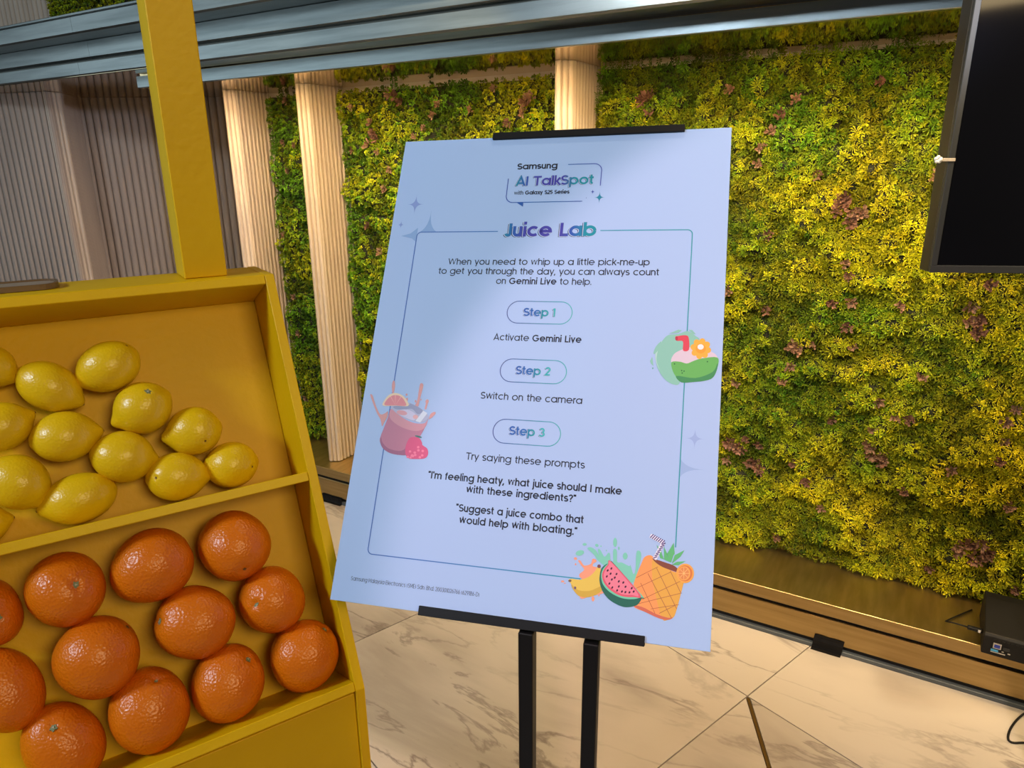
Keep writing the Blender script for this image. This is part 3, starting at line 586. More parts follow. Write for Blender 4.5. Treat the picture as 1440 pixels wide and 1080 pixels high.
# a geometric monoline alphabet drawn with strokes; cap height 1
def glyph(ch, h):
    X = .78; r = X / 2 - h; rx = r * 1.03; A_ = []; D = .27
    def arc(cx_, cy_, a, b, a0, a1, n=14): return [(cx_ + a * math.cos(rad(a0 + (a1 - a0) * i / n)), cy_ + b * math.sin(rad(a0 + (a1 - a0) * i / n))) for i in range(n + 1)]
    cx0 = rx + h; cy = X / 2; S = []
    def bowl(c=cx0): return arc(c, cy, rx, r, 0, 360, 28)
    w = 2 * cx0
    if ch == ' ': return [], .30
    if ch == 'o': S = [bowl()]
    elif ch == 'a': S = [bowl(), [(w - h, X), (w - h, 0)]]
    elif ch == 'b': S = [bowl(), [(h, 1.03), (h, 0)]]
    elif ch == 'd': S = [bowl(), [(w - h, 1.03), (w - h, 0)]]
    elif ch == 'p': S = [bowl(), [(h, X), (h, -D)]]
    elif ch == 'g': S = [bowl(), [(w - h, X)] + arc(cx0, -.02, rx, r * .72, 0, -150, 14)]
    elif ch == 'c': S = [arc(cx0, cy, rx, r, 48, 312, 22)]; w -= .06
    elif ch == 'e': S = [[(h * .6, cy), (w - h, cy)] + arc(cx0, cy, rx, r, 0, 318, 26)]
    elif ch == 'h': S = [[(h, 1.03), (h, 0)], arc(.30, X - h - .22, .30 - h, .22, 180, 0, 14) + [(.60 - h, 0)]]; w = .60
    elif ch == 'n': S = [[(h, X), (h, 0)], arc(.30, X - h - .22, .30 - h, .22, 180, 0, 14) + [(.60 - h, 0)]]; w = .60
    elif ch == 'm': S = [[(h, X), (h, 0)], arc(.26 + h * .4, X - h - .2, .26 - h * .6, .2, 180, 0, 12) + [(.52 - h * .2, 0)], arc(.78 - h * .6, X - h - .2, .26 - h * .4, .2, 180, 0, 12) + [(1.04 - h, 0)]]; w = 1.04
    elif ch == 'u': S = [[(h, X)] + arc(.30, h + .22, .30 - h, .22, 180, 360, 14) + [(.60 - h, X)], [(.60 - h, X), (.60 - h, 0)]]; w = .60
    elif ch == 'r': S = [[(h, X), (h, 0)], arc(.30, X - h - .22, .30 - h, .22, 180, 82, 9)]; w = .35
    elif ch == 't': S = [[(.17, .98), (.17, .2 + h)] + arc(.17 + .17, .19 + h * .6, .17, .19 - h * .4, 180, 265, 7), [(0, X - h), (.37, X - h)]]; w = .38
    elif ch == 'f': S = [[(.16, 0), (.16, .82)] + arc(.16 + .17, .82, .17, .2 - h, 180, 90, 7), [(0, X - h), (.34, X - h)]]; w = .35
    elif ch == 'i': S = [[(h, X), (h, 0)], [(h, .90), (h, .90 + 2.2 * h)]]; w = 2 * h
    elif ch == 'l': S = [[(h, 1.03), (h, 0)]]; w = 2 * h
    elif ch == 'j': S = [[(.10, X), (.10, -.08)] + arc(-.04, -.08, .14, .17, 0, -90, 7), [(.10, .90), (.10, .90 + 2.2 * h)]]; w = .10 + h
    elif ch == 'k': S = [[(h, 1.03), (h, 0)], [(.50, X), (.10, .30), (.52, 0)] if 0 else [(.50, X), (.08 + h, .30)], [(.20 + h * .5, .38), (.54, 0)]]; w = .54
    elif ch == 's': S = [arc(.26, X - h - (X / 4 - h / 2), .22 - h * .3, X / 4 - h / 2, 35, 270, 14)[:-1] + arc(.26, h + (X / 4 - h / 2), .24 - h * .3, X / 4 - h / 2, 90, -145, 14)]; w = .52
    elif ch == 'v': S = [[(h * .8, X), (.31, h), (.62 - h * .8, X)]]; w = .62
    elif ch == 'y': S = [[(h * .8, X), (.32, h)], [(.64 - h * .8, X), (.32 - .10, -D + .02)]]; w = .64
    elif ch == 'w': S = [[(h * .8, X), (.24, h), (.46, X - .02), (.68, h), (.92 - h * .8, X)]]; w = .92
    elif ch == 'x': S = [[(h, X), (.56, 0)], [(.56, X), (h, 0)]]; w = .58
    elif ch == 'I': S = [[(h, 1), (h, 0)]]; w = 2 * h
    elif ch == 'J': S = [[(.50 - h, 1), (.50 - h, .27)] + arc(.27, .27, .23 - h, .27 - h, 0, -165, 14)]; w = .50
    elif ch == 'L': S = [[(h, 1), (h, h), (.52, h)]]; w = .52
    elif ch == 'T': S = [[(0, 1 - h), (.70, 1 - h)], [(.35, 1 - h), (.35, 0)]]; w = .70
    elif ch == 'A': S = [[(h * .7, 0), (.42, 1 - h * .6), (.84 - h * .7, 0)], [(.17, .28), (.67, .28)]]; w = .84
    elif ch == 'E': S = [[(.56, h), (h, h), (h, 1 - h), (.56, 1 - h)], [(h, .5), (.52, .5)]]; w = .56
    elif ch == 'M': S = [[(h, 0), (h, 1 - h * .5), (.44, .25), (.88 - h, 1 - h * .5), (.88 - h, 0)]]; w = .88
    elif ch == 'W': S = [[(h * .7, 1), (.33, h), (.60, .96), (.87, h), (1.2 - h * .7, 1)]]; w = 1.2
    elif ch == 'D': S = [[(.3, h), (h, h), (h, 1 - h), (.3, 1 - h)], arc(.3, .5, .46 - h, .5 - h, 90, -90, 18)]; w = .76
    elif ch == 'B': S = [[(.36, h), (h, h), (h, 1 - h), (.36, 1 - h)] + arc(.36, .76 - h * .3, .22 - h * .4, .24 - h * .7, 90, -90, 10) + [(h, .52)], [(.36, .52)] + arc(.38, .26 + h * .3, .24 - h * .4, .26 - h * .7, 90, -90, 10) + [(.34, h)]]; w = .62
    elif ch == 'G': S = [arc(.50, .5, .50 - h, .5 - h, 42, 358, 28), [(.99 - h, .46), (.54, .46)]]; w = 1.0
    elif ch == 'S': S = [arc(.33, .75 - h * .5, .28 - h * .3, .25 - h * .5, 30, 270, 16)[:-1] + arc(.33, .25 + h * .5, .31 - h * .3, .25 - h * .5, 90, -150, 16)]; w = .66
    elif ch == '0': S = [arc(.31, .5, .31 - h, .5 - h, 0, 360, 26)]; w = .62
    elif ch == '1': S = [[(0, .80), (.26 - h, 1 - h * .5)], [(.26 - h, 1), (.26 - h, 0)]]; w = .26
    elif ch == '2': S = [arc(.28, .72 - h * .2, .27 - h * .5, .28 - h * .8, 165, -40, 14) + [(.08, h), (.56, h)]]; w = .57
    elif ch == '3': S = [arc(.27, .75 - h * .4, .24 - h * .4, .25 - h * .6, 155, -80, 12), arc(.27, .27 + h * .3, .28 - h * .4, .27 - h * .7, 88, -155, 14)]; w = .56
    elif ch == '4': S = [[(.42, 0), (.42, 1), (.04, .26), (.6, .26)]]; w = .6
    elif ch == '5': S = [[(.52, 1 - h), (.13, 1 - h), (.08, .55)] + arc(.27, .32, .28 - h * .5, .32 - h, 118, -150, 16)]; w = .56
    elif ch == '6': S = [arc(.29, .31, .29 - h, .31 - h, 0, 360, 20), [(.03 + h * .7, .40), (.36, 1)]]; w = .58
    elif ch == '9': S = [arc(.29, .69, .29 - h, .31 - h, 0, 360, 20), [(.55 - h * .7, .60), (.22, 0)]]; w = .58
    elif ch == '8': S = [arc(.28, .76 - h * .3, .24 - h, .24 - h * .7, 0, 360, 18), arc(.28, .27 + h * .2, .28 - h, .27 - h * .8, 0, 360, 18)]; w = .56
    elif ch == '7': S = [[(0, 1 - h), (.50, 1 - h), (.18, 0)]]; w = .52
    elif ch == '(': S = [arc(.34, .42, .30, .66, 140, 220, 8)]; w = .22
    elif ch == ')': S = [arc(-.12, .42, .30, .66, 40, -40, 8)]; w = .22
    elif ch == '-': S = [[(0, .36), (.34, .36)]]; w = .34
    elif ch == '.': S = [[(h, 0), (h, 2.2 * h)]]; w = 2 * h
    elif ch == ',': S = [[(h * 1.3, 2.2 * h), (0, -.14)]]; w = 2.2 * h
    elif ch == "'": S = [[(h, 1.03), (h * .8, .74)]]; w = 2 * h
    elif ch == '"': S = [[(h, 1.03), (h * .8, .76)], [(h + .17, 1.03), (h * .8 + .17, .76)]]; w = 2 * h + .18
    elif ch == '?': S = [arc(.25, .74 - h * .2, .25 - h * .6, .26 - h * .8, 170, -50, 12) + [(.25, .40), (.25, .28)], [(.25, 0), (.25, 2.2 * h)]]; w = .50
    return S, w
def text(pr, runs, x0, x1, y, cap, col, slant=0, gap=.085, dx=0, dy=0, grow=0):
    """runs: [(string, half stroke)]; the line is fitted between x0 and x1"""
    items = []; x = 0
    for st, h in runs:
        for ch in st:
            S, w = glyph(ch, h); items.append((S, x, h)); x += w + (gap * (.75 if ch in 'TLry' else 1) if ch != ' ' else .12)
            if ch in 'cr': x -= .05
    tot = x - gap; kx = (x1 - x0) / tot
    for S, ox, h in items:
        for P in S: pr.ribbon([(x0 + dx + (ox + p[0] + slant * p[1]) * kx, y + dy + p[1] * cap) for p in P], (h + grow) * (cap + kx) / 2, col)
BLK = s2l((22, 26, 48)); RG = .064; BD = .084
def grad(stops):
    xs = [s_[0] for s_ in stops]; cs = np.array([s2l(s_[1]) for s_ in stops])
    return lambda x, y: np.array([np.interp(x, xs, cs[:, k]) for k in range(3)])
TEAL = (20, 140, 165); VIO = (66, 66, 170); BLU = (40, 90, 180)
pp = Print()
# pale sparkles and panel
def spark(pr, cx_, cy_, rx_, ry_, col, clip=None):
    P = []
    for q in range(4):
        a0 = q * 90; t0 = (math.cos(rad(a0)), math.sin(rad(a0))); t1 = (math.cos(rad(a0 + 90)), math.sin(rad(a0 + 90)))
        for i in range(8):
            t = i / 8; P.append((cx_ + rx_ * (t0[0] * (1 - t) ** 2.2 + t1[0] * t ** 2.2), cy_ + ry_ * (t0[1] * (1 - t) ** 2.2 + t1[1] * t ** 2.2)))
    if clip: P = [(clip[0](x_) if clip[0] else x_, clip[1](y_) if clip[1] else y_) for x_, y_ in P]
    pr.poly(P, col)
STARC = s2l((134, 158, 222)); STARB = s2l((136, 172, 226))
for a_ in ((28.5, 500, 11.5, 15, STARC), (12.6, 471, 4.8, 6.5, STARC), (395, 214, 10, 12, s2l((150, 176, 232)))):
    sp_ = Print(.0001); spark(sp_, *a_); sp_.build('pale_sparkle', poster)
sp_ = Print(.0001)
# the two big sparkles half hidden by the framed panel
def big(pr, cx_, cy_, R_, keep, col):
    P = []
    for q in range(4):
        a0 = q * 90; t0 = (math.cos(rad(a0)), math.sin(rad(a0))); t1 = (math.cos(rad(a0 + 90)), math.sin(rad(a0 + 90)))
        for i in range(10):
            t = i / 10; P.append((cx_ + R_ * (t0[0] * (1 - t) ** 2.2 + t1[0] * t ** 2.2), cy_ + R_ * (t0[1] * (1 - t) ** 2.2 + t1[1] * t ** 2.2)))
    out = []
    ax_, lim, sg = keep
    for i in range(len(P)):
        a, b = P[i], P[(i + 1) % len(P)]; ia = (a[ax_] - lim) * sg >= 0; ib = (b[ax_] - lim) * sg >= 0
        if ia: out.append(a)
        if ia != ib:
            t = (lim - a[ax_]) / (b[ax_] - a[ax_]); out.append(tuple(a[k] + (b[k] - a[k]) * t for k in (0, 1)))
    if len(out) > 2: pr.poly(out, col)
big(sp_, 52, 455, 37, (1, 460.4, 1), STARB)
P_ = [(37.2, 466.5), (37.2, 446.5), (31, 451.5), (15.5, 455), (28, 458.5)]; sp_.poly(P_, STARB); sp_.build('pale_sparkle', poster); sp_ = Print(.0001)
big(sp_, 377, 181, 31, (0, 381.2, 1), s2l((150, 180, 232)))
sp_.build('pale_sparkle', poster)
fg = grad([(37, (64, 104, 190)), (150, (66, 120, 196)), (260, (40, 150, 185)), (381, (40, 156, 175))])
fr = Print(.0002)
x0, x1, y0, y1, rr = 37.3, 381, 55.2, 460.3, 6
def arcp(cx_, cy_, r_, a0, a1, n=8): return [(cx_ + r_ * math.cos(rad(a0 + (a1 - a0) * i / n)), cy_ + r_ * math.sin(rad(a0 + (a1 - a0) * i / n))) for i in range(n + 1)]
fr.ribbon([(145.2, y1)] + arcp(x0 + rr, y1 - rr, rr, 90, 180) + [(x0, 300), (x0, 150)] + arcp(x0 + rr, y0 + rr, rr, 180, 270) + [(120, y0), (200, y0), (285, y0)], .55, fg)
fr.ribbon([(273.4, y1)] + arcp(x1 - rr, y1 - rr, rr, 90, 0) + [(x1, 300), (x1, 98)], .55, fg)
pg = grad([(169, (60, 70, 150)), (209, (50, 110, 180)), (249, (60, 180, 185))])
for cy_ in (354, 281.3, 208.5): fr.ribbon(arcp(183.5, cy_, 14, 90, 270, 14) + arcp(234.7, cy_, 14, 270, 450, 14), .42, pg, closed=True)
bg_ = grad([(150, (46, 70, 170)), (200, (40, 110, 180)), (268, (70, 80, 180))])
fr.ribbon([(225.8, 551.2), (257, 551.2)] + arcp(258.5, 541.2, 10, 88, 0) + [(268.4, 520.5)], .5, bg_)
fr.ribbon([(150.3, 533.6), (150.3, 509.5)] + arcp(159.8, 509.4, 9.5, 180, 270) + [(190, 499.9), (220, 499.9), (248, 499.9)], .5, bg_)
fr.poly([(164.5, 499.9), (173.5, 499.9), (173.7, 493.8)], s2l((40, 90, 175)))
spark(fr, 268.7, 504.6, 6.6, 8.6, s2l((30, 130, 165))); spark(fr, 259.7, 512.4, 2.9, 3.8, s2l((60, 80, 180))); spark(fr, 252.6, 504.2, 1, 1.2, s2l((60, 80, 180)))
fr.build('printed_frame_lines', poster)
def fancy(name, runs, x0, x1, y, cap, col, slant=.0, off=.09, light=(186, 206, 244), gap=.06):
    p_ = Print(.0002)
    text(p_, runs, x0, x1, y, cap, s2l((30, 32, 70)), slant, gap, dx=-off * cap, dy=-off * cap * .55)
    p_.z += .00001; text(p_, runs, x0, x1, y, cap, s2l(light), slant, gap, dx=-off * cap * .38, dy=-off * cap * .25, grow=.012)
    p_.z += .00001; text(p_, runs, x0, x1, y, cap, col, slant, gap)
    p_.build(name, poster)
fancy('title_lettering', [('Juice Lab', .10)], 153, 268.7, 453, 18, grad([(151, TEAL), (166, BLU), (180, VIO), (228, VIO), (240, BLU), (256, TEAL), (268, TEAL)]), .0, gap=.055)
fancy('logo_lettering', [('AI TalkSpot', .09)], 161, 259.6, 523, 13.2, grad([(160, TEAL), (172, BLU), (186, VIO), (222, VIO), (236, TEAL), (260, TEAL)]), .0, .08, gap=.06)
sg_ = lambda a, b: grad([(a, BLU), (a + (b - a) * .45, (46, 110, 190)), (a + (b - a) * .6, TEAL), (b, (60, 176, 190))])
for a, b, y, s_ in ((190, 228.5, 349.2, '1'), (188.6, 229.7, 276.7, '2'), (189, 230.1, 204.6, '3')): fancy('step_lettering', [('Step ' + s_, .088)], a, b, y, 10.3, sg_(a, b), .0, .08, gap=.06)
def line(*a, **k):
    p_ = Print(.0002); text(p_, *a, **k); p_.build('lettering_line', poster)
line([('Samsung', .092)], 160.3, 212.3, 546.3, 8.5, BLK, gap=.06)
line([('with ', .07), ('Galaxy S25 Series', .10)], 160.3, 230.7, 510.6, 5.5, BLK, gap=.07)
line([('When you need to whip up a little pick-me-up', RG)], 85.3, 334.4, 415.2, 8.4, BLK)
line([('to get you through the day, you can always count', RG)], 74, 345.9, 402.6, 8.4, BLK)
line([('on ', RG), ('Gemini Live', BD), (' to help.', RG)], 150.9, 268.2, 389.9, 8.3, BLK)
line([('Activate ', RG), ('Gemini Live', BD)], 156.6, 262.6, 317.8, 8.2, BLK)
line([('Switch on the camera', RG)], 149.4, 269.8, 245.3, 8.2, BLK)
line([('Try saying these prompts', RG)], 140.9, 279, 172.5, 8.2, BLK)
line([('"I\'m feeling heaty, what juice should I make', .086)], 98, 321.5, 147.3, 8.3, BLK)
line([('with these ingredients?"', .086)], 146.4, 272.7, 134.8, 8.2, BLK)
line([('"Suggest a juice combo that', .086)], 136.8, 282.8, 113, 8.3, BLK)
line([('would help with bloating."', .086)], 142.7, 277, 100, 8.2, BLK)
line([('Samsung Malaysia Electronics (SME) Sdn. Bhd. 200301026766 (629186-D)', .045)], 22, 176.1, 24, 4.5, s2l((40, 44, 70)), gap=.15)
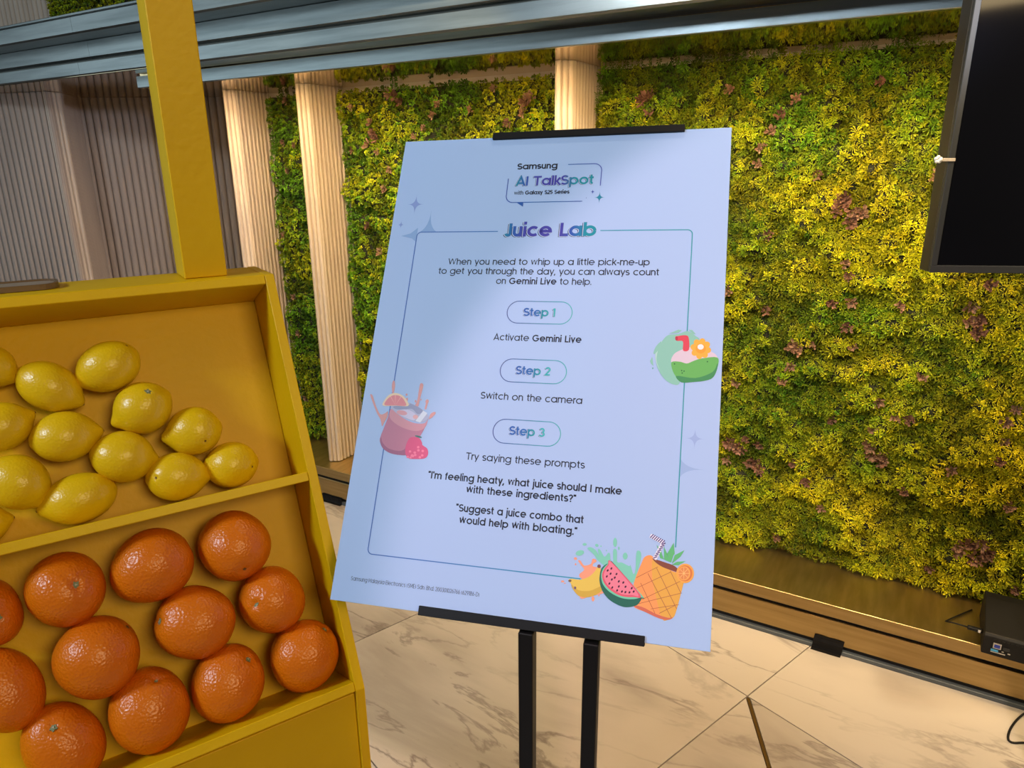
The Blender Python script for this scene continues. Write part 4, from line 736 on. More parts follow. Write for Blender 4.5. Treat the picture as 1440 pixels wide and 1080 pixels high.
# each line: red green blue, smooth flag, then the outline x y x y ... in millimetres on the sheet
ILL = """
214 160 165 1  8.7 242.2  11.4 242.3  14.8 236.2  20.4 226.1  26.3 219  32.2 220.9  35 223.2  35.5 216.6  32.6 209.1  30.7 204.6  27.4 212.5  22.4 218.8  16 228.8
214 160 165 1  35.6 261.2  37.8 261.1  39.4 255.1  39.2 246.1  37.4 246.1  35.3 254.9
214 160 165 1  71.8 259.7  75.2 259.4  75.9 255  74.4 242.4  73.1 230.6  69.1 231.8  71 239.2  71.1 251.1
214 160 165 1  85.6 237.8  85.3 236.7  84.6 235.9  83.8 235.6  82.9 235.8  82.2 236.4  81.7 237.4  81.7 238.6  82 239.6  82.7 240.4  83.5 240.8  84.4 240.6  85.1 239.9  85.6 238.9
214 160 165 1  82.5 236.9  85 236.3  83.8 228  81.8 228.9
214 160 165 1  96.2 225.5  96.5 224.6  96.1 223.3  95.2 222  93.8 220.9  92.3 220.2  90.9 220.1  90 220.5  89.7 221.4  90 222.7  91 224  92.4 225.1  93.9 225.8  95.2 225.9
214 160 165 1  89.5 222.1  94.2 220.2  89.1 216.3
214 160 165 1  57.4 245.2  57.4 244.5  57.1 244  56.7 243.7  56.1 243.7  55.6 243.9  55.2 244.4  54.9 245  55 245.7  55.2 246.2  55.7 246.5  56.2 246.5  56.7 246.3  57.2 245.8
214 160 165 1  58.9 239.3  58.9 238.4  58.7 237.7  58.2 237.3  57.7 237.2  57.2 237.6  56.7 238.3  56.4 239.2  56.4 240.1  56.7 240.8  57.1 241.2  57.6 241.3  58.2 240.9  58.6 240.2
214 160 165 1  69.9 237.7  69.9 237  69.7 236.4  69.4 236.1  69 236.1  68.6 236.4  68.2 236.9  68.1 237.6  68 238.3  68.2 238.9  68.5 239.2  68.9 239.2  69.3 239  69.7 238.4
214 160 165 1  76.3 240  76.3 239.5  76.2 239  76 238.8  75.7 238.8  75.4 239  75.2 239.4  75 239.9  75 240.4  75.1 240.8  75.3 241.1  75.6 241.1  75.9 240.9  76.1 240.5
176 186 222 1  39.3 230.1  48.4 231.4  58.8 233.9  62.4 235.2  79.6 227.7  88.6 219.8  87.3 216.1  79.6 212.1  63.3 214.7  48.6 220.4  39.3 226.4
150 160 200 1  42.4 230  60.6 232.1  63.3 234.4  79.6 227.3  74.4 221.9  65.8 228  55.3 226.3  44.5 226.7
205 205 240 1  47.1 224.7  59.9 226.9  71.3 221.7  70.9 214.4  59.9 216.6  50.1 220.4
216 164 180 1  60.5 221.8  59.8 220.6  57.9 219.8  55.1 219.6  52 219.9  49.2 220.8  47.3 222  46.7 223.3  47.4 224.5  49.4 225.3  52.2 225.5  55.2 225.2  58 224.4  59.9 223.1
224 178 188 1  75.1 218.7  75 217.6  74.2 216.6  72.9 216.1  71.5 216  70.1 216.4  69 217.2  68.5 218.3  68.7 219.5  69.4 220.4  70.7 221  72.2 221.1  73.6 220.7  74.6 219.8
188 128 158 1  38.6 226.4  46.8 221.7  60.2 214.5  73 210.9  84.2 211.6  88.1 216.9  85.7 206.7  81.1 194.9  77.5 180.4  68.1 172.9  59.3 171.6  46.9 172.8  36.9 177.5  31.5 185.1  30.8 191.5  34 204.8  36.8 216.7
206 152 172 1  38.6 226.4  46.8 221.7  60.2 214.5  73 210.9  84.2 211.6  87.9 216.2  85.7 206.4  77.3 201.8  65.1 202.5  50.6 207.3  39.3 215.4
160 104 140 1  31.5 185.1  31.6 191.6  35 184.6  44.5 178.1  60 176.6  68.1 182.6  68.1 172.9  59.3 171.6  46.9 172.8  36.9 177.5
214 226 250 0  72.5 213.6  80.5 226.6  86.2 224  78.8 212
232 212 190 1  27.6 230  29.4 238.5  34.7 244.4  41.4 246.4  50.2 244.3  57.3 238.5  60.3 231.3  43.9 230.7
222 144 158 1  29.8 230.8  31.6 237.4  36.6 242.3  42.1 243.9  49.5 242.2  54.9 237.2  57.3 231.4  43.8 231
236 186 190 0  43.8 231.1  35.4 241.8  36.3 241.8
236 186 190 0  43.8 231.1  41.3 243.9  42.2 243.9
236 186 190 0  43.8 231.1  49 242.2  49.9 242.2
70 120 120 1  83.6 194.3  83.1 193.9  81.8 193.7  79.9 193.8  77.9 194.2  76.2 194.7  75 195.3  74.6 195.9  75.1 196.3  76.4 196.4  78.2 196.3  80.2 196  82 195.4  83.2 194.8
214 92 140 1  71 193.9  80.1 193.4  84.8 188  85.8 185.3  92.3 181.5  94.2 174.6  90.3 169.8  79.3 168.4  71.8 168.4  66.8 171.8  64.8 180.9  67 190.4
236 130 168 1  82.4 182.7  82.4 182  82 181.5  81.4 181.2  80.6 181.1  79.9 181.4  79.4 181.8  79.2 182.4  79.2 183  79.6 183.6  80.2 183.9  81 183.9  81.7 183.7  82.2 183.3
236 130 168 1  80.1 173.1  80 172.5  79.6 172  79 171.7  78.3 171.6  77.6 171.8  77.1 172.3  76.8 172.9  76.9 173.5  77.3 174  77.9 174.3  78.6 174.4  79.3 174.2  79.8 173.7
236 130 168 1  77.3 171.6  77.2 171  76.8 170.5  76.2 170.1  75.5 170.1  74.8 170.3  74.3 170.8  74 171.4  74.1 172  74.4 172.5  75.1 172.8  75.8 172.9  76.5 172.7  77 172.2
236 130 168 1  88.7 178.5  88.7 177.9  88.3 177.4  87.7 177.1  86.9 177  86.3 177.3  85.7 177.7  85.5 178.3  85.6 178.9  85.9 179.5  86.5 179.8  87.3 179.8  88 179.6  88.5 179.1
236 130 168 1  86.3 170.9  86.3 170.3  85.9 169.7  85.3 169.4  84.6 169.4  83.9 169.6  83.4 170  83.1 170.6  83.2 171.2  83.6 171.8  84.2 172.1  84.9 172.1  85.6 171.9  86.1 171.5
236 130 168 1  73 176.8  72.9 176.2  72.6 175.7  71.9 175.4  71.2 175.3  70.5 175.5  70 176  69.7 176.6  69.8 177.2  70.2 177.7  70.8 178.1  71.5 178.1  72.2 177.9  72.8 177.4
236 130 168 1  83.3 179  83.2 178.3  82.8 177.8  82.2 177.5  81.5 177.4  80.8 177.7  80.2 178.1  80 178.7  80.1 179.3  80.4 179.9  81.1 180.2  81.8 180.2  82.5 180  83 179.5
236 130 168 1  79.1 175.9  79 175.3  78.6 174.8  78 174.5  77.3 174.4  76.6 174.6  76.1 175.1  75.8 175.7  75.9 176.3  76.3 176.8  76.9 177.1  77.6 177.2  78.3 177  78.8 176.5
236 130 168 1  71.1 170.1  71 169.5  70.6 169  70 168.7  69.3 168.6  68.6 168.8  68 169.3  67.8 169.9  67.9 170.5  68.2 171  68.9 171.4  69.6 171.4  70.3 171.2  70.8 170.7
236 130 168 1  77.4 171.9  77.3 171.3  77 170.8  76.3 170.5  75.6 170.4  74.9 170.6  74.4 171.1  74.1 171.7  74.2 172.3  74.6 172.8  75.2 173.1  75.9 173.2  76.6 173  77.2 172.5
236 130 168 1  76.1 172  76 171.3  75.6 170.8  75 170.5  74.3 170.4  73.6 170.7  73.1 171.1  72.8 171.7  72.9 172.3  73.3 172.9  73.9 173.2  74.6 173.2  75.3 173  75.8 172.6
236 130 168 1  88.9 173.3  88.9 172.7  88.5 172.2  87.9 171.9  87.2 171.8  86.5 172.1  85.9 172.5  85.7 173.1  85.8 173.7  86.1 174.2  86.8 174.6  87.5 174.6  88.2 174.4  88.7 173.9
236 130 168 1  76.4 172.4  76.3 171.8  75.9 171.2  75.3 170.9  74.6 170.9  73.9 171.1  73.4 171.5  73.1 172.1  73.2 172.8  73.6 173.3  74.2 173.6  74.9 173.6  75.6 173.4  76.1 173
236 130 168 1  74.6 169.3  74.5 168.7  74.1 168.2  73.5 167.9  72.8 167.8  72.1 168.1  71.6 168.5  71.3 169.1  71.4 169.7  71.8 170.2  72.4 170.6  73.1 170.6  73.8 170.4  74.3 169.9
136 196 186 1  379.8 335.5  384.9 334.4  390.3 330.2  395.1 325.9  396.6 312.3  378.8 297.7  376.2 275.8  369.8 273  360.3 278  352.3 288.6  348.4 300.4  349.1 311.6  354.2 322.9  360.4 330.2  371.6 332
176 216 214 1  354.2 322.5  350.1 310.6  349.6 299.5  353.6 288.7  348.9 298.5  347.6 308.5  350 318.7
136 196 186 1  360.7 331.9  371.3 337.1  375.1 336.4  371.5 333.2
136 196 186 1  382.5 337.4  386.3 337.1  390.6 332.2  387.4 332.5
136 196 186 1  345.5 308.8  347.9 316.6  353.2 322.5  352.7 315.7  347.4 308.1
136 196 186 1  342.3 299.2  344.4 303.9  346.4 293.3  343.4 296.2
100 170 165 1  346.5 290.7  346.5 290.3  346.3 290  346 289.7  345.7 289.7  345.3 289.9  345.1 290.2  345 290.7  345.1 291.1  345.3 291.5  345.5 291.7  345.9 291.7  346.2 291.5  346.4 291.2
214 200 222 1  365.4 299.1  368.1 308.2  376.2 313.6  385.3 316.9  398.3 315.4  410.3 311.2  415.1 305.1  409.9 299  391.7 298.2  373.3 296.5
100 178 96 1  366.1 298.8  375 299.5  382.5 297.8  389.7 301.1  398.7 304.4  414.7 305.9  415.4 295.3  411.3 283.4  403.4 279.1  390.8 276.9  377.6 275.9  371.2 282.5  367.1 290.2
62 142 92 1  372.1 283.1  392.4 281.5  410.2 289.2  414.9 299.2  415.1 293.3  411.3 283.4  403.4 279.1  390.8 276.9  377.6 275.9
30 100 60 1  378.1 289.3  378 289  377.8 288.7  377.6 288.5  377.2 288.5  376.9 288.7  376.7 288.9  376.6 289.3  376.7 289.6  376.9 289.9  377.2 290.1  377.5 290.1  377.8 289.9  378 289.7
30 100 60 1  380.7 288.9  380.6 288.5  380.4 288.2  380.2 288.1  379.8 288  379.5 288.2  379.3 288.4  379.2 288.8  379.3 289.1  379.5 289.4  379.8 289.6  380.1 289.6  380.4 289.5  380.6 289.2
30 100 60 1  378.8 286.6  378.7 286.3  378.5 286  378.2 285.8  377.9 285.8  377.6 285.9  377.4 286.2  377.3 286.5  377.4 286.9  377.5 287.2  377.8 287.3  378.2 287.3  378.5 287.2  378.7 286.9
30 100 60 1  405.1 300.7  405 300.4  404.8 300.1  404.5 300  404.2 299.9  403.9 300.1  403.7 300.3  403.6 300.7  403.7 301  403.9 301.3  404.2 301.5  404.5 301.5  404.8 301.4  405 301.1
30 100 60 1  370 296.7  369.9 296.4  369.7 296.1  369.4 295.9  369.1 295.9  368.8 296.1  368.6 296.3  368.5 296.7  368.5 297  368.7 297.3  369 297.5  369.3 297.5  369.6 297.3  369.9 297.1
214 70 92 1  368.4 328.5  371.7 329.6  379.1 330.6  383 327.9  384 313.8  377.7 312.8  376.9 323.3  370.1 323.8
180 50 76 1  371.3 326.5  371.2 325.5  370.8 324.6  370.2 324.1  369.6 324.1  369 324.5  368.5 325.4  368.3 326.4  368.4 327.5  368.8 328.3  369.3 328.8  370 328.8  370.6 328.4  371.1 327.6
238 176 70 1  407.6 313.5  407 312  405.7 310.9  403.9 310.5  402 310.8  400.5 311.8  399.5 313.3  399.3 315  400 316.6  401.3 317.6  403.1 318.1  405 317.7  406.5 316.7  407.5 315.2
238 176 70 1  403.2 305.6  401.7 305.1  400.1 305.3  398.5 306.4  397.4 308  397 310  397.3 311.8  398.2 313.1  399.7 313.7  401.4 313.4  402.9 312.3  404 310.7  404.5 308.7  404.2 307
238 176 70 1  394.9 303.5  393.5 304.3  392.5 305.7  392 307.6  392.3 309.7  393.3 311.3  394.6 312.4  396.2 312.6  397.6 311.8  398.6 310.4  399 308.4  398.8 306.4  397.8 304.8  396.5 303.7
238 176 70 1  387.6 308.4  387 310  387.2 311.9  388.2 313.5  389.7 314.7  391.5 315.2  393.2 314.8  394.4 313.8  395 312.2  394.7 310.4  393.8 308.7  392.2 307.5  390.5 307  388.8 307.4
238 176 70 1  385.5 317.5  386.2 319.1  387.5 320.2  389.3 320.6  391.2 320.3  392.7 319.2  393.7 317.7  393.9 316  393.3 314.5  391.9 313.4  390.1 312.9  388.3 313.3  386.7 314.3  385.7 315.8
238 176 70 1  390 325.5  391.5 326.1  393.2 325.8  394.7 324.7  395.8 323  396.3 321.1  396 319.3  395 317.9  393.5 317.4  391.9 317.6  390.3 318.7  389.2 320.4  388.7 322.3  389 324.1
238 176 70 1  398.4 327.5  399.8 326.8  400.8 325.3  401.2 323.4  400.9 321.4  400 319.7  398.6 318.6  397.1 318.5  395.6 319.2  394.6 320.7  394.2 322.6  394.5 324.6  395.4 326.3  396.8 327.4
238 176 70 1  405.7 322.6  406.2 321  406 319.1  405 317.5  403.5 316.3  401.7 315.8  400.1 316.2  398.8 317.2  398.3 318.8  398.5 320.7  399.5 322.3  401 323.5  402.8 324  404.4 323.6
232 160 56 1  402.1 315.7  401.7 313.3  400.2 311.3  398.1 310.1  395.6 310  393.4 311  391.8 312.9  391.1 315.3  391.6 317.8  393 319.8  395.2 320.9  397.6 321  399.9 320  401.5 318.1
240 236 245 1  399.7 317.6  399.4 316.2  398.5 315.1  397.2 314.4  395.8 314.4  394.4 314.9  393.4 316  393.1 317.4  393.3 318.8  394.2 319.9  395.5 320.6  397 320.6  398.3 320.1  399.3 319
126 206 190 1  286.1 83.4  286.1 82.2  285.2 80.9  283.7 79.7  281.8 79  279.9 78.9  278.4 79.3  277.6 80.3  277.6 81.5  278.4 82.9  280 84  281.9 84.7  283.7 84.8  285.3 84.4
126 206 190 1  288.4 91.5  288.2 90.9  287.7 90.4  286.8 90  285.8 89.9  284.9 90.1  284.3 90.5  284 91.1  284.2 91.7  284.8 92.2  285.6 92.6  286.6 92.7  287.5 92.5  288.1 92.1
126 206 190 1  320.3 96.8  320.3 94.7  319.9 93  319.1 91.9  318.3 91.9  317.4 92.7  316.7 94.3  316.4 96.4  316.4 98.5  316.9 100.2  317.6 101.2  318.5 101.3  319.3 100.5  320 98.9
126 206 190 1  323.5 91.1  323.5 90.3  323.3 89.6  323 89.3  322.7 89.2  322.4 89.5  322.1 90.1  322 90.9  322 91.7  322.2 92.3  322.5 92.7  322.8 92.8  323.1 92.4  323.4 91.8
126 206 190 1  332.4 83.9  332.2 82.3  331.6 81  330.7 80.2  329.6 80.1  328.6 80.7  327.9 81.9  327.5 83.4  327.7 85  328.3 86.3  329.2 87.1  330.2 87.2  331.3 86.6  332 85.4
126 206 190 1  301 90.8  300.5 90.3  299.8 90  299 90.1  298.3 90.4  297.7 91  297.5 91.7  297.6 92.3  298.1 92.9  298.8 93.1  299.6 93.1  300.3 92.8  300.9 92.2  301.1 91.5
126 206 190 1  304.4 91.2  304.4 90.8  304.3 90.5  304 90.3  303.7 90.3  303.5 90.4  303.3 90.7  303.2 91.1  303.2 91.5  303.4 91.8  303.6 92  303.9 92  304.1 91.9  304.3 91.6
126 206 190 1  310.3 87.3  310.3 86.9  310.2 86.6  310 86.4  309.8 86.3  309.6 86.5  309.4 86.8  309.4 87.2  309.4 87.6  309.5 87.9  309.7 88.1  309.9 88.1  310.1 88  310.2 87.7
126 206 190 1  289.5 87.5  293 89  298.6 86.5  302.1 81.6  300.8 87.5  303.2 87.4  308.3 80.7  311.8 84.9  313.9 84.3  314.9 78.4  317.8 76.5  317 87.7  318.8 90.1  321 87.3  322 77  326.9 76.7  334.7 73.9  336.1 74.8  339.7 66.3  341.6 71.7  341.3 88  343.5 90.8  346.1 88.5  346.2 81.8  343.3 68.2  342.4 59.3  334.2 58.3  315.4 68  302.5 75.6  297.5 81.1  293.3 84.4
238 160 132 1  280.7 73.5  283.3 73.8  287.5 69.4  294.3 71.7  295.9 77.1  299.4 76.8  300.1 74.6  297.4 72.5  296.8 69.7  301.5 68.7  303.4 63.7  293.5 53.6  284.7 56.4  283.4 60  287.9 65  284.5 69.1
238 160 132 1  279.2 74.8  278.8 74.3  278.2 74.1  277.4 74.1  276.7 74.4  276.2 74.9  276 75.5  276.1 76.2  276.5 76.6  277.2 76.9  277.9 76.8  278.6 76.6  279.1 76  279.3 75.4
238 160 132 1  279.1 69.7  279.1 69.3  278.9 68.9  278.6 68.6  278.2 68.6  277.9 68.8  277.7 69.1  277.5 69.6  277.6 70  277.8 70.4  278.1 70.6  278.4 70.7  278.7 70.5  279 70.2
238 160 132 1  267.8 50.7  267.6 50.2  267.2 49.8  266.5 49.5  265.8 49.4  265.1 49.6  264.6 49.9  264.3 50.3  264.5 50.8  264.9 51.2  265.6 51.5  266.3 51.6  267 51.4  267.6 51.1
238 160 132 1  269.5 48.9  269.4 48.7  269.2 48.4  268.9 48.3  268.6 48.3  268.3 48.3  268 48.5  267.9 48.8  268 49  268.2 49.3  268.5 49.4  268.8 49.5  269.2 49.4  269.4 49.2
238 160 132 1  301.3 36.8  301.2 35.7  300.8 34.7  300.3 34.1  299.6 34.1  299 34.5  298.5 35.3  298.2 36.5  298.3 37.6  298.6 38.6  299.2 39.2  299.9 39.2  300.5 38.8  301 37.9
238 160 132 1  306.4 40.8  306.4 40.4  306.2 40.1  305.9 39.9  305.6 39.9  305.3 40  305 40.3  304.9 40.6  305 41  305.2 41.4  305.4 41.6  305.8 41.6  306.1 41.5  306.3 41.2
238 160 132 1  285.6 37.2  290.1 38.4  304.9 45.3  310.3 43.8  302.2 40.6  293.3 37.3  288 35.2
226 196 92 1  272.1 52.7  275.6 54.3  284.1 54.4  293.1 58.1  299.5 64.8  302.2 70.3  304.8 69.5  305.9 64  308.9 52.5  308.6 45.8  297.7 38.6  286.3 37.2  279 42.3  275.6 48.6
206 172 74 1  275.6 48.6  283.5 43.6  295.8 44.3  308.3 50.9  308.6 45.8  297.7 38.6  286.3 37.2  279 42.3
120 70 80 1  305.2 70.5  305.1 69.6  304.7 68.9  304 68.5  303.1 68.4  302.4 68.7  301.8 69.3  301.6 70.1  301.7 70.9  302.1 71.7  302.9 72.1  303.7 72.2  304.4 71.9  305 71.3
120 90 110 1  281.3 45.5  281.2 44.9  280.9 44.3  280.5 44  279.9 43.9  279.4 44.2  279 44.6  278.9 45.3  278.9 45.9  279.2 46.5  279.7 46.8  280.2 46.9  280.8 46.6  281.1 46.2
120 90 70 1  275.6 52.2  275.5 51.7  275 51.2  274.4 50.9  273.6 50.8  272.9 51  272.4 51.3  272.2 51.8  272.3 52.3  272.8 52.8  273.4 53.1  274.2 53.2  274.9 53  275.4 52.7
246 158 96 1  347.8 79.8  349.8 84.4  354.1 87.1  358.6 86.1  367.2 78.2  377.7 74.2  386.6 72.3  391.3 70.6  388.9 53.1  384.8 34  382.2 28.1  377.3 25.3  368.6 25.6  353.8 30.2  341.7 34.5  339.7 47.3  341.5 60.6
226 170 78 1  358.8 83.9  368.8 77.2  382.2 72.5  391.3 70.6  388.9 53.1  384.8 34  382.2 28.1  377.3 25.3  371.5 25.6  364.7 44.4  359.1 65.5
206 110 90 1  341.7 34.5  350.6 34.8  365.5 29.5  377.2 27.4  382.2 28.3  377.3 25.3  368.6 25.6  353.8 30.2
170 104 72 0  343 62.7  364.5 76.2  364.2 76.6  342.7 63.2
170 104 72 0  341.5 50.8  377.9 72.5  377.7 73  341.3 51.3
170 104 72 0  350.3 41.7  390.6 66  390.4 66.5  350 42.2
170 104 72 0  343.2 35.8  389.7 52.9  389.6 53.4  343 36.3
170 104 72 0  359.5 33.5  387.4 41.2  387.3 41.7  359.4 34
170 104 72 0  354.2 68.5  380.6 27  381.1 27.3  354.7 68.9
170 104 72 0  362.7 74.9  385.1 36.8  385.6 37.1  363.2 75.2
170 104 72 0  376.8 73.3  388.4 52.9  388.9 53.2  377.3 73.6
170 104 72 0  347.4 58.2  363.8 29.9  364.3 30.2  347.9 58.5
170 104 72 0  368.5 30.3  385.3 41  385 41.4  368.2 30.8
130 72 60 1  358 84.3  362.5 83.6  371.5 81.6  381.1 79  387.3 73.1  380.7 73.8  370.3 76.3  362.7 79.9
96 186 126 1  361.7 98.6  366.4 92.9  369.9 84.4  366.1 85.4
96 186 126 1  369.1 97.6  372.8 90.6  373.2 83.2  370.1 84.4
96 186 126 1  378.9 102.6  380.4 91.4  374.4 82.6  372.8 90.6
96 186 126 1  390.1 96.1  386.5 89.1  378.1 81.1  380.6 89.9
96 186 126 1  371.4 83.8  376.1 91.7  380.4 93.6  377.3 82.2
96 186 126 1  391.8 85  384.7 80.1  378.2 80  383.1 83.6
236 170 84 1  400.7 73.9  400.3 70.5  398.9 67.5  396.7 65  393.9 63.6  390.8 63.2  387.9 64  385.5 65.9  383.8 68.7  383.1 71.9  383.5 75.3  384.9 78.4  387.1 80.8  389.9 82.3  393 82.6  395.9 81.8  398.4 79.9  400 77.1
214 124 70 1  399.1 73.7  398.8 70.9  397.7 68.4  395.8 66.4  393.5 65.2  391 65  388.6 65.6  386.6 67.2  385.3 69.4  384.7 72.1  385 74.9  386.1 77.4  388 79.4  390.3 80.6  392.8 80.9  395.2 80.2  397.2 78.6  398.6 76.4
240 176 96 1  397 73.5  396.6 70.8  395.4 68.4  393.5 66.7  391.2 65.9  388.9 66.1  386.9 67.4  385.4 69.5  384.8 72.1  385.2 74.8  386.4 77.2  388.3 78.9  390.6 79.7  392.9 79.5  395 78.2  396.4 76.1
222 140 84 1  395.8 73.3  395.5 71  394.5 68.9  392.9 67.4  390.9 66.7  388.9 66.9  387.2 68  385.9 69.9  385.4 72.2  385.7 74.5  386.7 76.6  388.4 78.1  390.3 78.8  392.3 78.6  394.1 77.4  395.3 75.6
244 196 128 0  390.6 72.5  395.8 73.1  395.8 73.6  390.6 73
244 196 128 0  390.5 72.6  394.3 68.9  394.6 69.3  390.8 72.9
244 196 128 0  390.4 72.7  390.7 67  391.1 67  390.9 72.8
244 196 128 0  390.4 72.9  387 68.4  387.3 68.1  390.8 72.6
244 196 128 0  390.6 73  385.4 72.4  385.4 71.9  390.6 72.5
244 196 128 0  390.8 72.9  386.9 76.6  386.6 76.3  390.5 72.6
244 196 128 0  390.9 72.8  390.6 78.6  390.1 78.5  390.4 72.7
244 196 128 0  390.8 72.6  394.3 77.1  393.9 77.4  390.4 72.9
228 228 248 0  353.6 105.4  368.1 99.4  369.8 103.3  355.3 109.3
228 228 248 0  366.7 102.8  358.4 84.4  362.1 82.8  370.5 101.2
70 52 132 0  355.1 104.9  358.2 108.7  357.4 109.3  354.3 105.6
70 52 132 0  357.1 104.1  360.2 107.9  359.4 108.5  356.3 104.7
70 52 132 0  359.1 103.2  362.2 107  361.4 107.6  358.3 103.9
70 52 132 0  361.1 102.4  364.1 106.2  363.4 106.8  360.3 103
70 52 132 0  363.1 101.6  366.1 105.3  365.4 105.9  362.3 102.2
70 52 132 0  365 100.7  368.1 104.5  367.3 105.1  364.3 101.3
70 52 132 0  367 99.9  370.1 103.6  369.3 104.2  366.3 100.5
70 52 132 0  366.9 98.7  370.8 100.9  370.3 101.8  366.4 99.6
70 52 132 0  365.7 96.2  369.5 98.4  369.1 99.4  365.2 97.2
70 52 132 0  364.4 93.8  368.3 96  367.8 96.9  363.9 94.7
70 52 132 0  363.1 91.4  367 93.6  366.5 94.5  362.6 92.3
70 52 132 0  361.8 88.9  365.7 91.1  365.2 92  361.3 89.9
70 52 132 0  360.5 86.5  364.4 88.7  363.9 89.6  360.1 87.4
70 52 132 0  359.3 84.1  363.2 86.3  362.7 87.2  358.8 85
36 104 92 1  304.9 60.9  306.2 68.5  311.1 73.5  316 76.6  317.9 75.5  349.9 46.3  349.8 42.7  346 36.4  338.8 33.2  329.9 32.7  317.6 37.3  309.4 45.1  305.5 53.5
112 206 176 1  306.4 61.1  307.7 67.9  311.9 73.3  316.3 76  349.5 46.7  348.5 43.9  341.3 41.3  329.4 40.9  317 45.3  308.9 52.5
222 92 120 1  307.3 61.2  308.7 67.6  312.6 73.1  316.3 76.2  348.1 46.8  341.2 43.4  329.2 42.8  318.1 46.9  310.4 53.4
232 130 156 1  309.1 61.4  310.5 67.2  313.5 72.3  316.4 75.3  345.7 47.1  339.5 45.2  329.4 44.9  319.5 48.7  312.1 54.6
70 30 60 1  313.7 66.6  312.7 65.8  311.9 66.1  312 67.4  313 68.2  313.8 67.9
70 30 60 1  317.3 69.1  316.4 68.2  315.6 68.6  315.7 69.8  316.6 70.7  317.4 70.4
70 30 60 1  316.9 63.7  316 62.9  315.2 63.2  315.3 64.4  316.2 65.3  317 65
70 30 60 1  313.2 60.5  312.3 59.6  311.5 60  311.6 61.2  312.5 62.1  313.3 61.7
70 30 60 1  323.1 64.1  322.2 63.3  321.4 63.6  321.5 64.8  322.4 65.7  323.2 65.4
70 30 60 1  318.7 58  317.8 57.1  317 57.5  317.1 58.7  318 59.6  318.8 59.2
70 30 60 1  321.6 60.3  320.7 59.4  319.8 59.7  320 61  320.9 61.8  321.7 61.5
70 30 60 1  316.4 53.6  315.5 52.7  314.7 53.1  314.8 54.3  315.7 55.2  316.6 54.9
70 30 60 1  326 56.9  325.1 56.1  324.3 56.4  324.4 57.6  325.3 58.5  326.2 58.2
70 30 60 1  319.7 50  318.8 49.1  318 49.5  318.1 50.7  319 51.6  319.8 51.3
70 30 60 1  326.4 51.8  325.5 51  324.7 51.3  324.8 52.5  325.7 53.4  326.5 53.1
70 30 60 1  330.8 56.3  329.8 55.4  329 55.8  329.1 57  330.1 57.9  330.9 57.5
70 30 60 1  333.3 52.3  332.4 51.5  331.6 51.8  331.7 53  332.6 53.9  333.4 53.6
70 30 60 1  325 47.7  324.1 46.8  323.3 47.2  323.4 48.4  324.3 49.3  325.1 48.9
70 30 60 1  330 47.1  329.1 46.3  328.3 46.6  328.4 47.8  329.3 48.7  330.1 48.4
70 30 60 1  333.6 47  332.7 46.1  331.9 46.4  332 47.7  332.9 48.5  333.7 48.2
70 30 60 1  337.8 47.2  336.9 46.3  336.1 46.6  336.2 47.9  337.1 48.7  337.9 48.4
70 30 60 1  339.8 51.6  338.8 50.8  338 51.1  338.2 52.3  339.1 53.2  339.9 52.9
70 30 60 1  342 48.5  341.1 47.7  340.3 48  340.4 49.2  341.4 50.1  342.2 49.8
"""
ills = ILL.strip().split('\n')
for nm, a, b in (('juice_glass_drawing', 0, 41), ('coconut_drink_drawing', 41, 68), ('fruit_group_drawing', 68, len(ills))):
    pr = Print(.0003)
    for ln in ills[a:b]:
        q = [float(t) for t in ln.split()]; c = s2l(q[:3]); P = list(zip(q[4::2], q[5::2]))
        pr.poly([tuple(k) for k in catmull(P, True, 4)] if q[3] == 1 and len(P) > 4 else P, c)
    pr.build(nm, poster)

# black sign stand: two upright posts, tilted head with clip rails, flat foot
holder = empty('sign_stand', (-.281, .575, 0), label='black metal two-post floor stand holding up the pale blue poster', category='sign stand')
inv = holder.matrix_world
holder.location = (0, 0, 0)
def onposter(name, x0, x1, y0, y1, z0, z1, bev=.0008):
    o = link(name, box_me(name, x0, x1, y0, y1, z0, z1, bev, 2), holder, BLACK); o.matrix_local = MP; return o
def railme(x0, x1, ylip0, ylip1, zl):  # rounded lower/upper clip profile
    return None
def rail(name, x0, x1, ya, yb_, yc):
    """rail wrapping the board edge: front lip from ya to yb_, back to yc"""
    o = link(name, prism_me(name, [(ya, .0002), (ya, .0032), (yb_ - .0 if yb_ < ya else yb_, .0032), (yb_, -.010), (ya, -.010), (ya, -.0052), (yc, -.0052), (yc, .0002)], 'x', x0, x1, .0004), holder, BLACK); o.matrix_local = MP
rail('bottom_rail', .1095, .3555, .0068, -.0035, -.0003)
rail('top_rail', .1230, .3655, .590, .5995, .5943)
for xx in (.2335, .3035): onposter('head_bar', xx - .007, xx + .007, .004, .590, -.016, -.0102)
ex = Vector((px.x, px.y, 0)).normalized(); ez = Vector((0, 0, 1)); ey = ez.cross(ex)
ang = math.atan2(ex.y, ex.x)
for (bx, by) in ((-.3165, .5665), (-.2490, .5850)):
    o = link('upright_post', box_me('upright_post', -.008, .008, -.0095, .0095, .008, 1.0235, .001), holder, BLACK); o.matrix_local = Matrix.Translation((bx, by, 0)) @ Matrix.Rotation(ang, 4, 'Z')
o = link('foot_plate', box_me('foot_plate', -.19, .19, -.15, .15, .0002, .0082, .003, 2), holder, BLACK); o.matrix_local = Matrix.Translation((-.283, .576, 0)) @ Matrix.Rotation(ang, 4, 'Z')

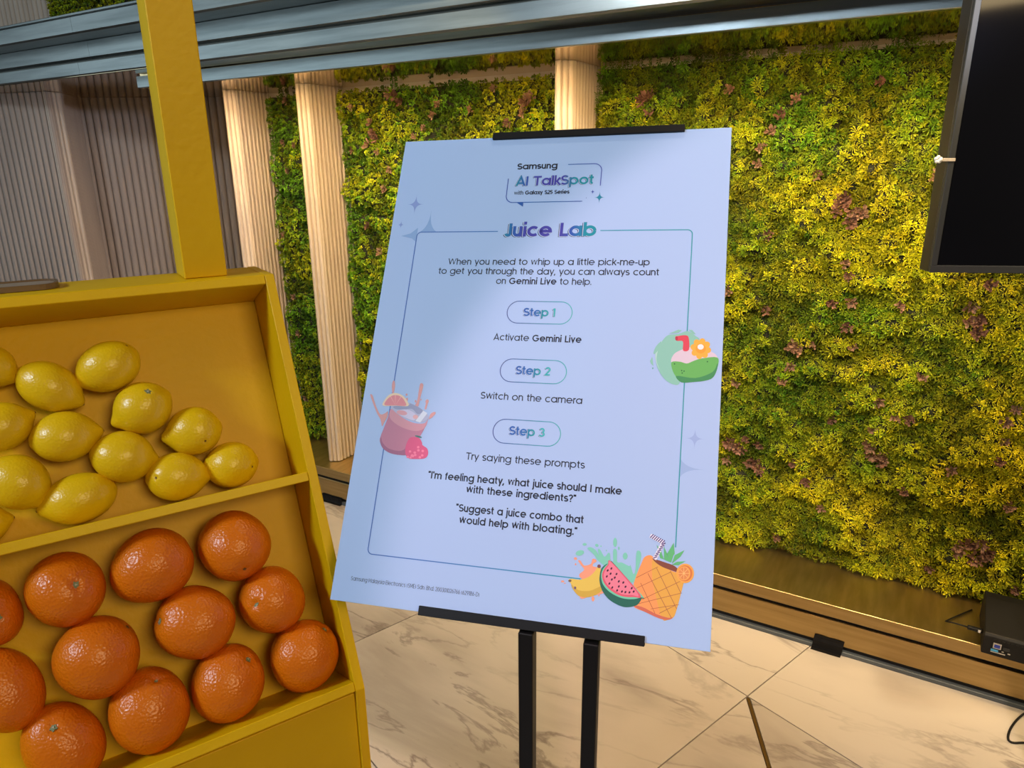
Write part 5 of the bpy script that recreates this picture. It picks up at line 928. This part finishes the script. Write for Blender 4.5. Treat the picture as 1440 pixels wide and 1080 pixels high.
# ------------------------------------------------------------------ black display screen on a pole, at the right
td = Vector((.921, .390, 0)).normalized(); tn = Vector((-td.y, td.x, 0))   # tn points away from the viewer
MT = Matrix((td, tn, Vector((0, 0, 1)))).transposed().to_4x4()
A0 = Vector((.0024, 1.35, 1.5 - .1753))
MT.translation = (A0.x, A0.y, 0)
tvo = empty('display_screen', mw=MT, label='black flat display screen, switched off, hanging in front of the moss at right', category='screen')
zb = A0.z; TW, TH_ = .95, .62
fb = .0115
link('side_casing', box_me('side_casing', .0, TW, .006, .040, zb, zb + TH_, .0008), tvo, BEZEL_S)
bz = [(0, 0, TW, fb), (0, TH_ - fb, TW, TH_)]
for a in (0, 1):
    z_ = zb + bz[a][1]; link('frame_rail', box_me('frame_rail', 0, TW, -.003, .0058, z_, z_ + fb, .0008), tvo, BEZEL)
for a in (0, TW - .009): link('frame_rail', box_me('frame_rail', a, a + .009, -.003, .0058, zb + fb, zb + TH_ - fb, .0008), tvo, BEZEL)
link('screen_glass', box_me('screen_glass', .0092, TW - .0092, .001, .0058, zb + fb + .0002, zb + TH_ - fb - .0002), tvo, GLASSBLK)
link('mount_bracket', box_me('mount_bracket', TW / 2 - .09, TW / 2 + .09, .0402, .0552, zb + .2, zb + .4, .001), tvo, BLACK)
link('pole', box_me('pole', TW / 2 + .04, TW / 2 + .08, .0554, .0854, .0102, zb + .45, .002), tvo, BLACK)
link('foot_plate', box_me('foot_plate', TW / 2 - .02, TW / 2 + .28, -.07, .20, .0002, .0101, .002), tvo, BLACK)
# little white hook-and-strip clip on the screen's edge
cl = empty('cable_clip', label='small white plastic clip sticking out from left edge of black screen', category='clip')
cl.matrix_world = MT @ Matrix.Translation((0, -.0035, zb + .1755))
link('strap', box_me('strap', -.011, .009, -.0015, .0003, -.002, .003, .0004), cl, mat('beige_strap', (.42, .34, .26), .5))
V = []; cc = bmesh.new()
for q in range(5):
    a = rad(90 + 72 * q); mtx = Matrix.Translation((-.0165 + .0036 * math.cos(a), -.0012, .001 + .0036 * math.sin(a))) @ Matrix.Diagonal((1, .6, 1, 1))
    bmesh.ops.create_icosphere(cc, subdivisions=2, radius=.0030, matrix=mtx)
bmesh.ops.create_icosphere(cc, subdivisions=2, radius=.0034, matrix=Matrix.Translation((-.0135, -.0010, .0005)))
me = bpy.data.meshes.new('hook'); cc.to_mesh(me); cc.free(); me.shade_smooth(); link('hook', me, cl, CLIP)

# ------------------------------------------------------------------ black box with ports on the sill
dv = empty('media_player_box', (.283, 2.128, .1665), label='black electronics box with blue network port standing on the bronze sill', category='electronics')
dv.rotation_euler = (0, 0, rad(-1))
prof = [(0, 0), (-.002, .058), (.004, .066), (.16, .092), (.20, .088), (.20, 0)]
link('casing', prism_me('casing', prof, 'x', 0, .20, .002), dv, DEV)
def face(name, x0, x1, z0, z1, Mx, d=.0016, d0=-.0026): return link(name, box_me(name, x0, x1, d0 - d, d0 + .001, z0, z1), dv, Mx)
PORT = mat('port_metal', (.55, .52, .48), .35, metal=.6); PB = mat('port_blue', (.02, .04, .28), .5); US = mat('usb_blue', (.06, .30, .55), .5)
face('network_port', .024, .043, .027, .043, PORT); face('port_hollow', .0265, .0405, .0295, .040, PB, .0019)
face('usb_port', .021, .038, .017, .0225, US); face('card_slot', .021, .055, .0135, .0155, PORT)
face('video_port', .048, .063, .027, .036, BEZEL, .0018); face('small_port', .060, .066, .019, .021, PORT); face('small_port', .046, .051, .021, .023, PORT)
VENT = mat('vent_dark', (.002, .002, .002), .8)
for k in range(16): face('vent_slot', .022 + k * .0105, .028 + k * .0105, .050, .054, VENT, .0008)
pl_ = link('plug', box_me('plug', -.038, -.0005, .040, .052, .036, .046, .0015), dv, DEV)
link('plug_tip', box_me('plug_tip', -.012, -.006, .0385, .0398, .037, .045), pl_, CLIP)
link('plug_lead', tube_me('plug_lead', [(-.038, .046, .041), (-.07, .05, .040), (-.09, .08, .02), (-.075, .13, .004), (-.02, .215, .004)], .0022), pl_, DEV)
cab = link('power_cable', tube_me('power_cable', catmull([(.52, 2.13, .16), (.47, 2.145, .10), (.430, 2.14, .03), (.402, 2.118, .004), (.378, 2.06, .0032), (.368, 2.012, .0032), (.378, 1.998, .0032), (.42, 2.02, .0032), (.52, 2.05, .0032), (.66, 2.02, .0032)], False, 6), .0030), M=DEV)
cab['label'] = 'thin black cable looping on marble floor beside the base at lower right'; cab['category'] = 'cable'

# ------------------------------------------------------------------ strips of black tape over the base joint
TAPE = mat('black_tape', (.003, .003, .004), .5, spec=.2, bump=('noise', 90, .5, .002))
def tape(x0, x1, z1, label, rot):
    yb_ = Yb - .0045; V = []; F = []
    path = [(Yb - .0022, z1), (Yb - .0024, z1 - .012), (yb_ - .0012, .028), (yb_ - .0016, .010), (yb_ - .004, .0018), (yb_ - .016, .0008)]
    cs = [x0 + (x1 - x0) * k / 6 for k in range(7)]
    for i, (y, z) in enumerate(path):
        for j, x in enumerate(cs): V.append((x + rot * i, y - .0004 * math.sin(j * 2.1 + i), z + .0006 * math.sin(j * 1.7) * (i in (0,)) ))
    nv = len(V); V += [(x, y + .0004, z) for x, y, z in V]
    for i in range(5):
        for j in range(6):
            k = i * 7 + j; F += [(k, k + 7, k + 8, k + 1), (nv + k, nv + k + 1, nv + k + 8, nv + k + 7)]
    o = link('tape_strip', mesh('tape_strip', V, F), M=TAPE); o['label'] = label; o['category'] = 'tape'
tape(-.148, -.060, .049, 'black tape patch across the bronze base edge, on the floor line right of the poster', -.0012)
tape(-2.305, -2.185, .034, 'black tape patch on the base edge in the gap between yellow stand and poster', 0)
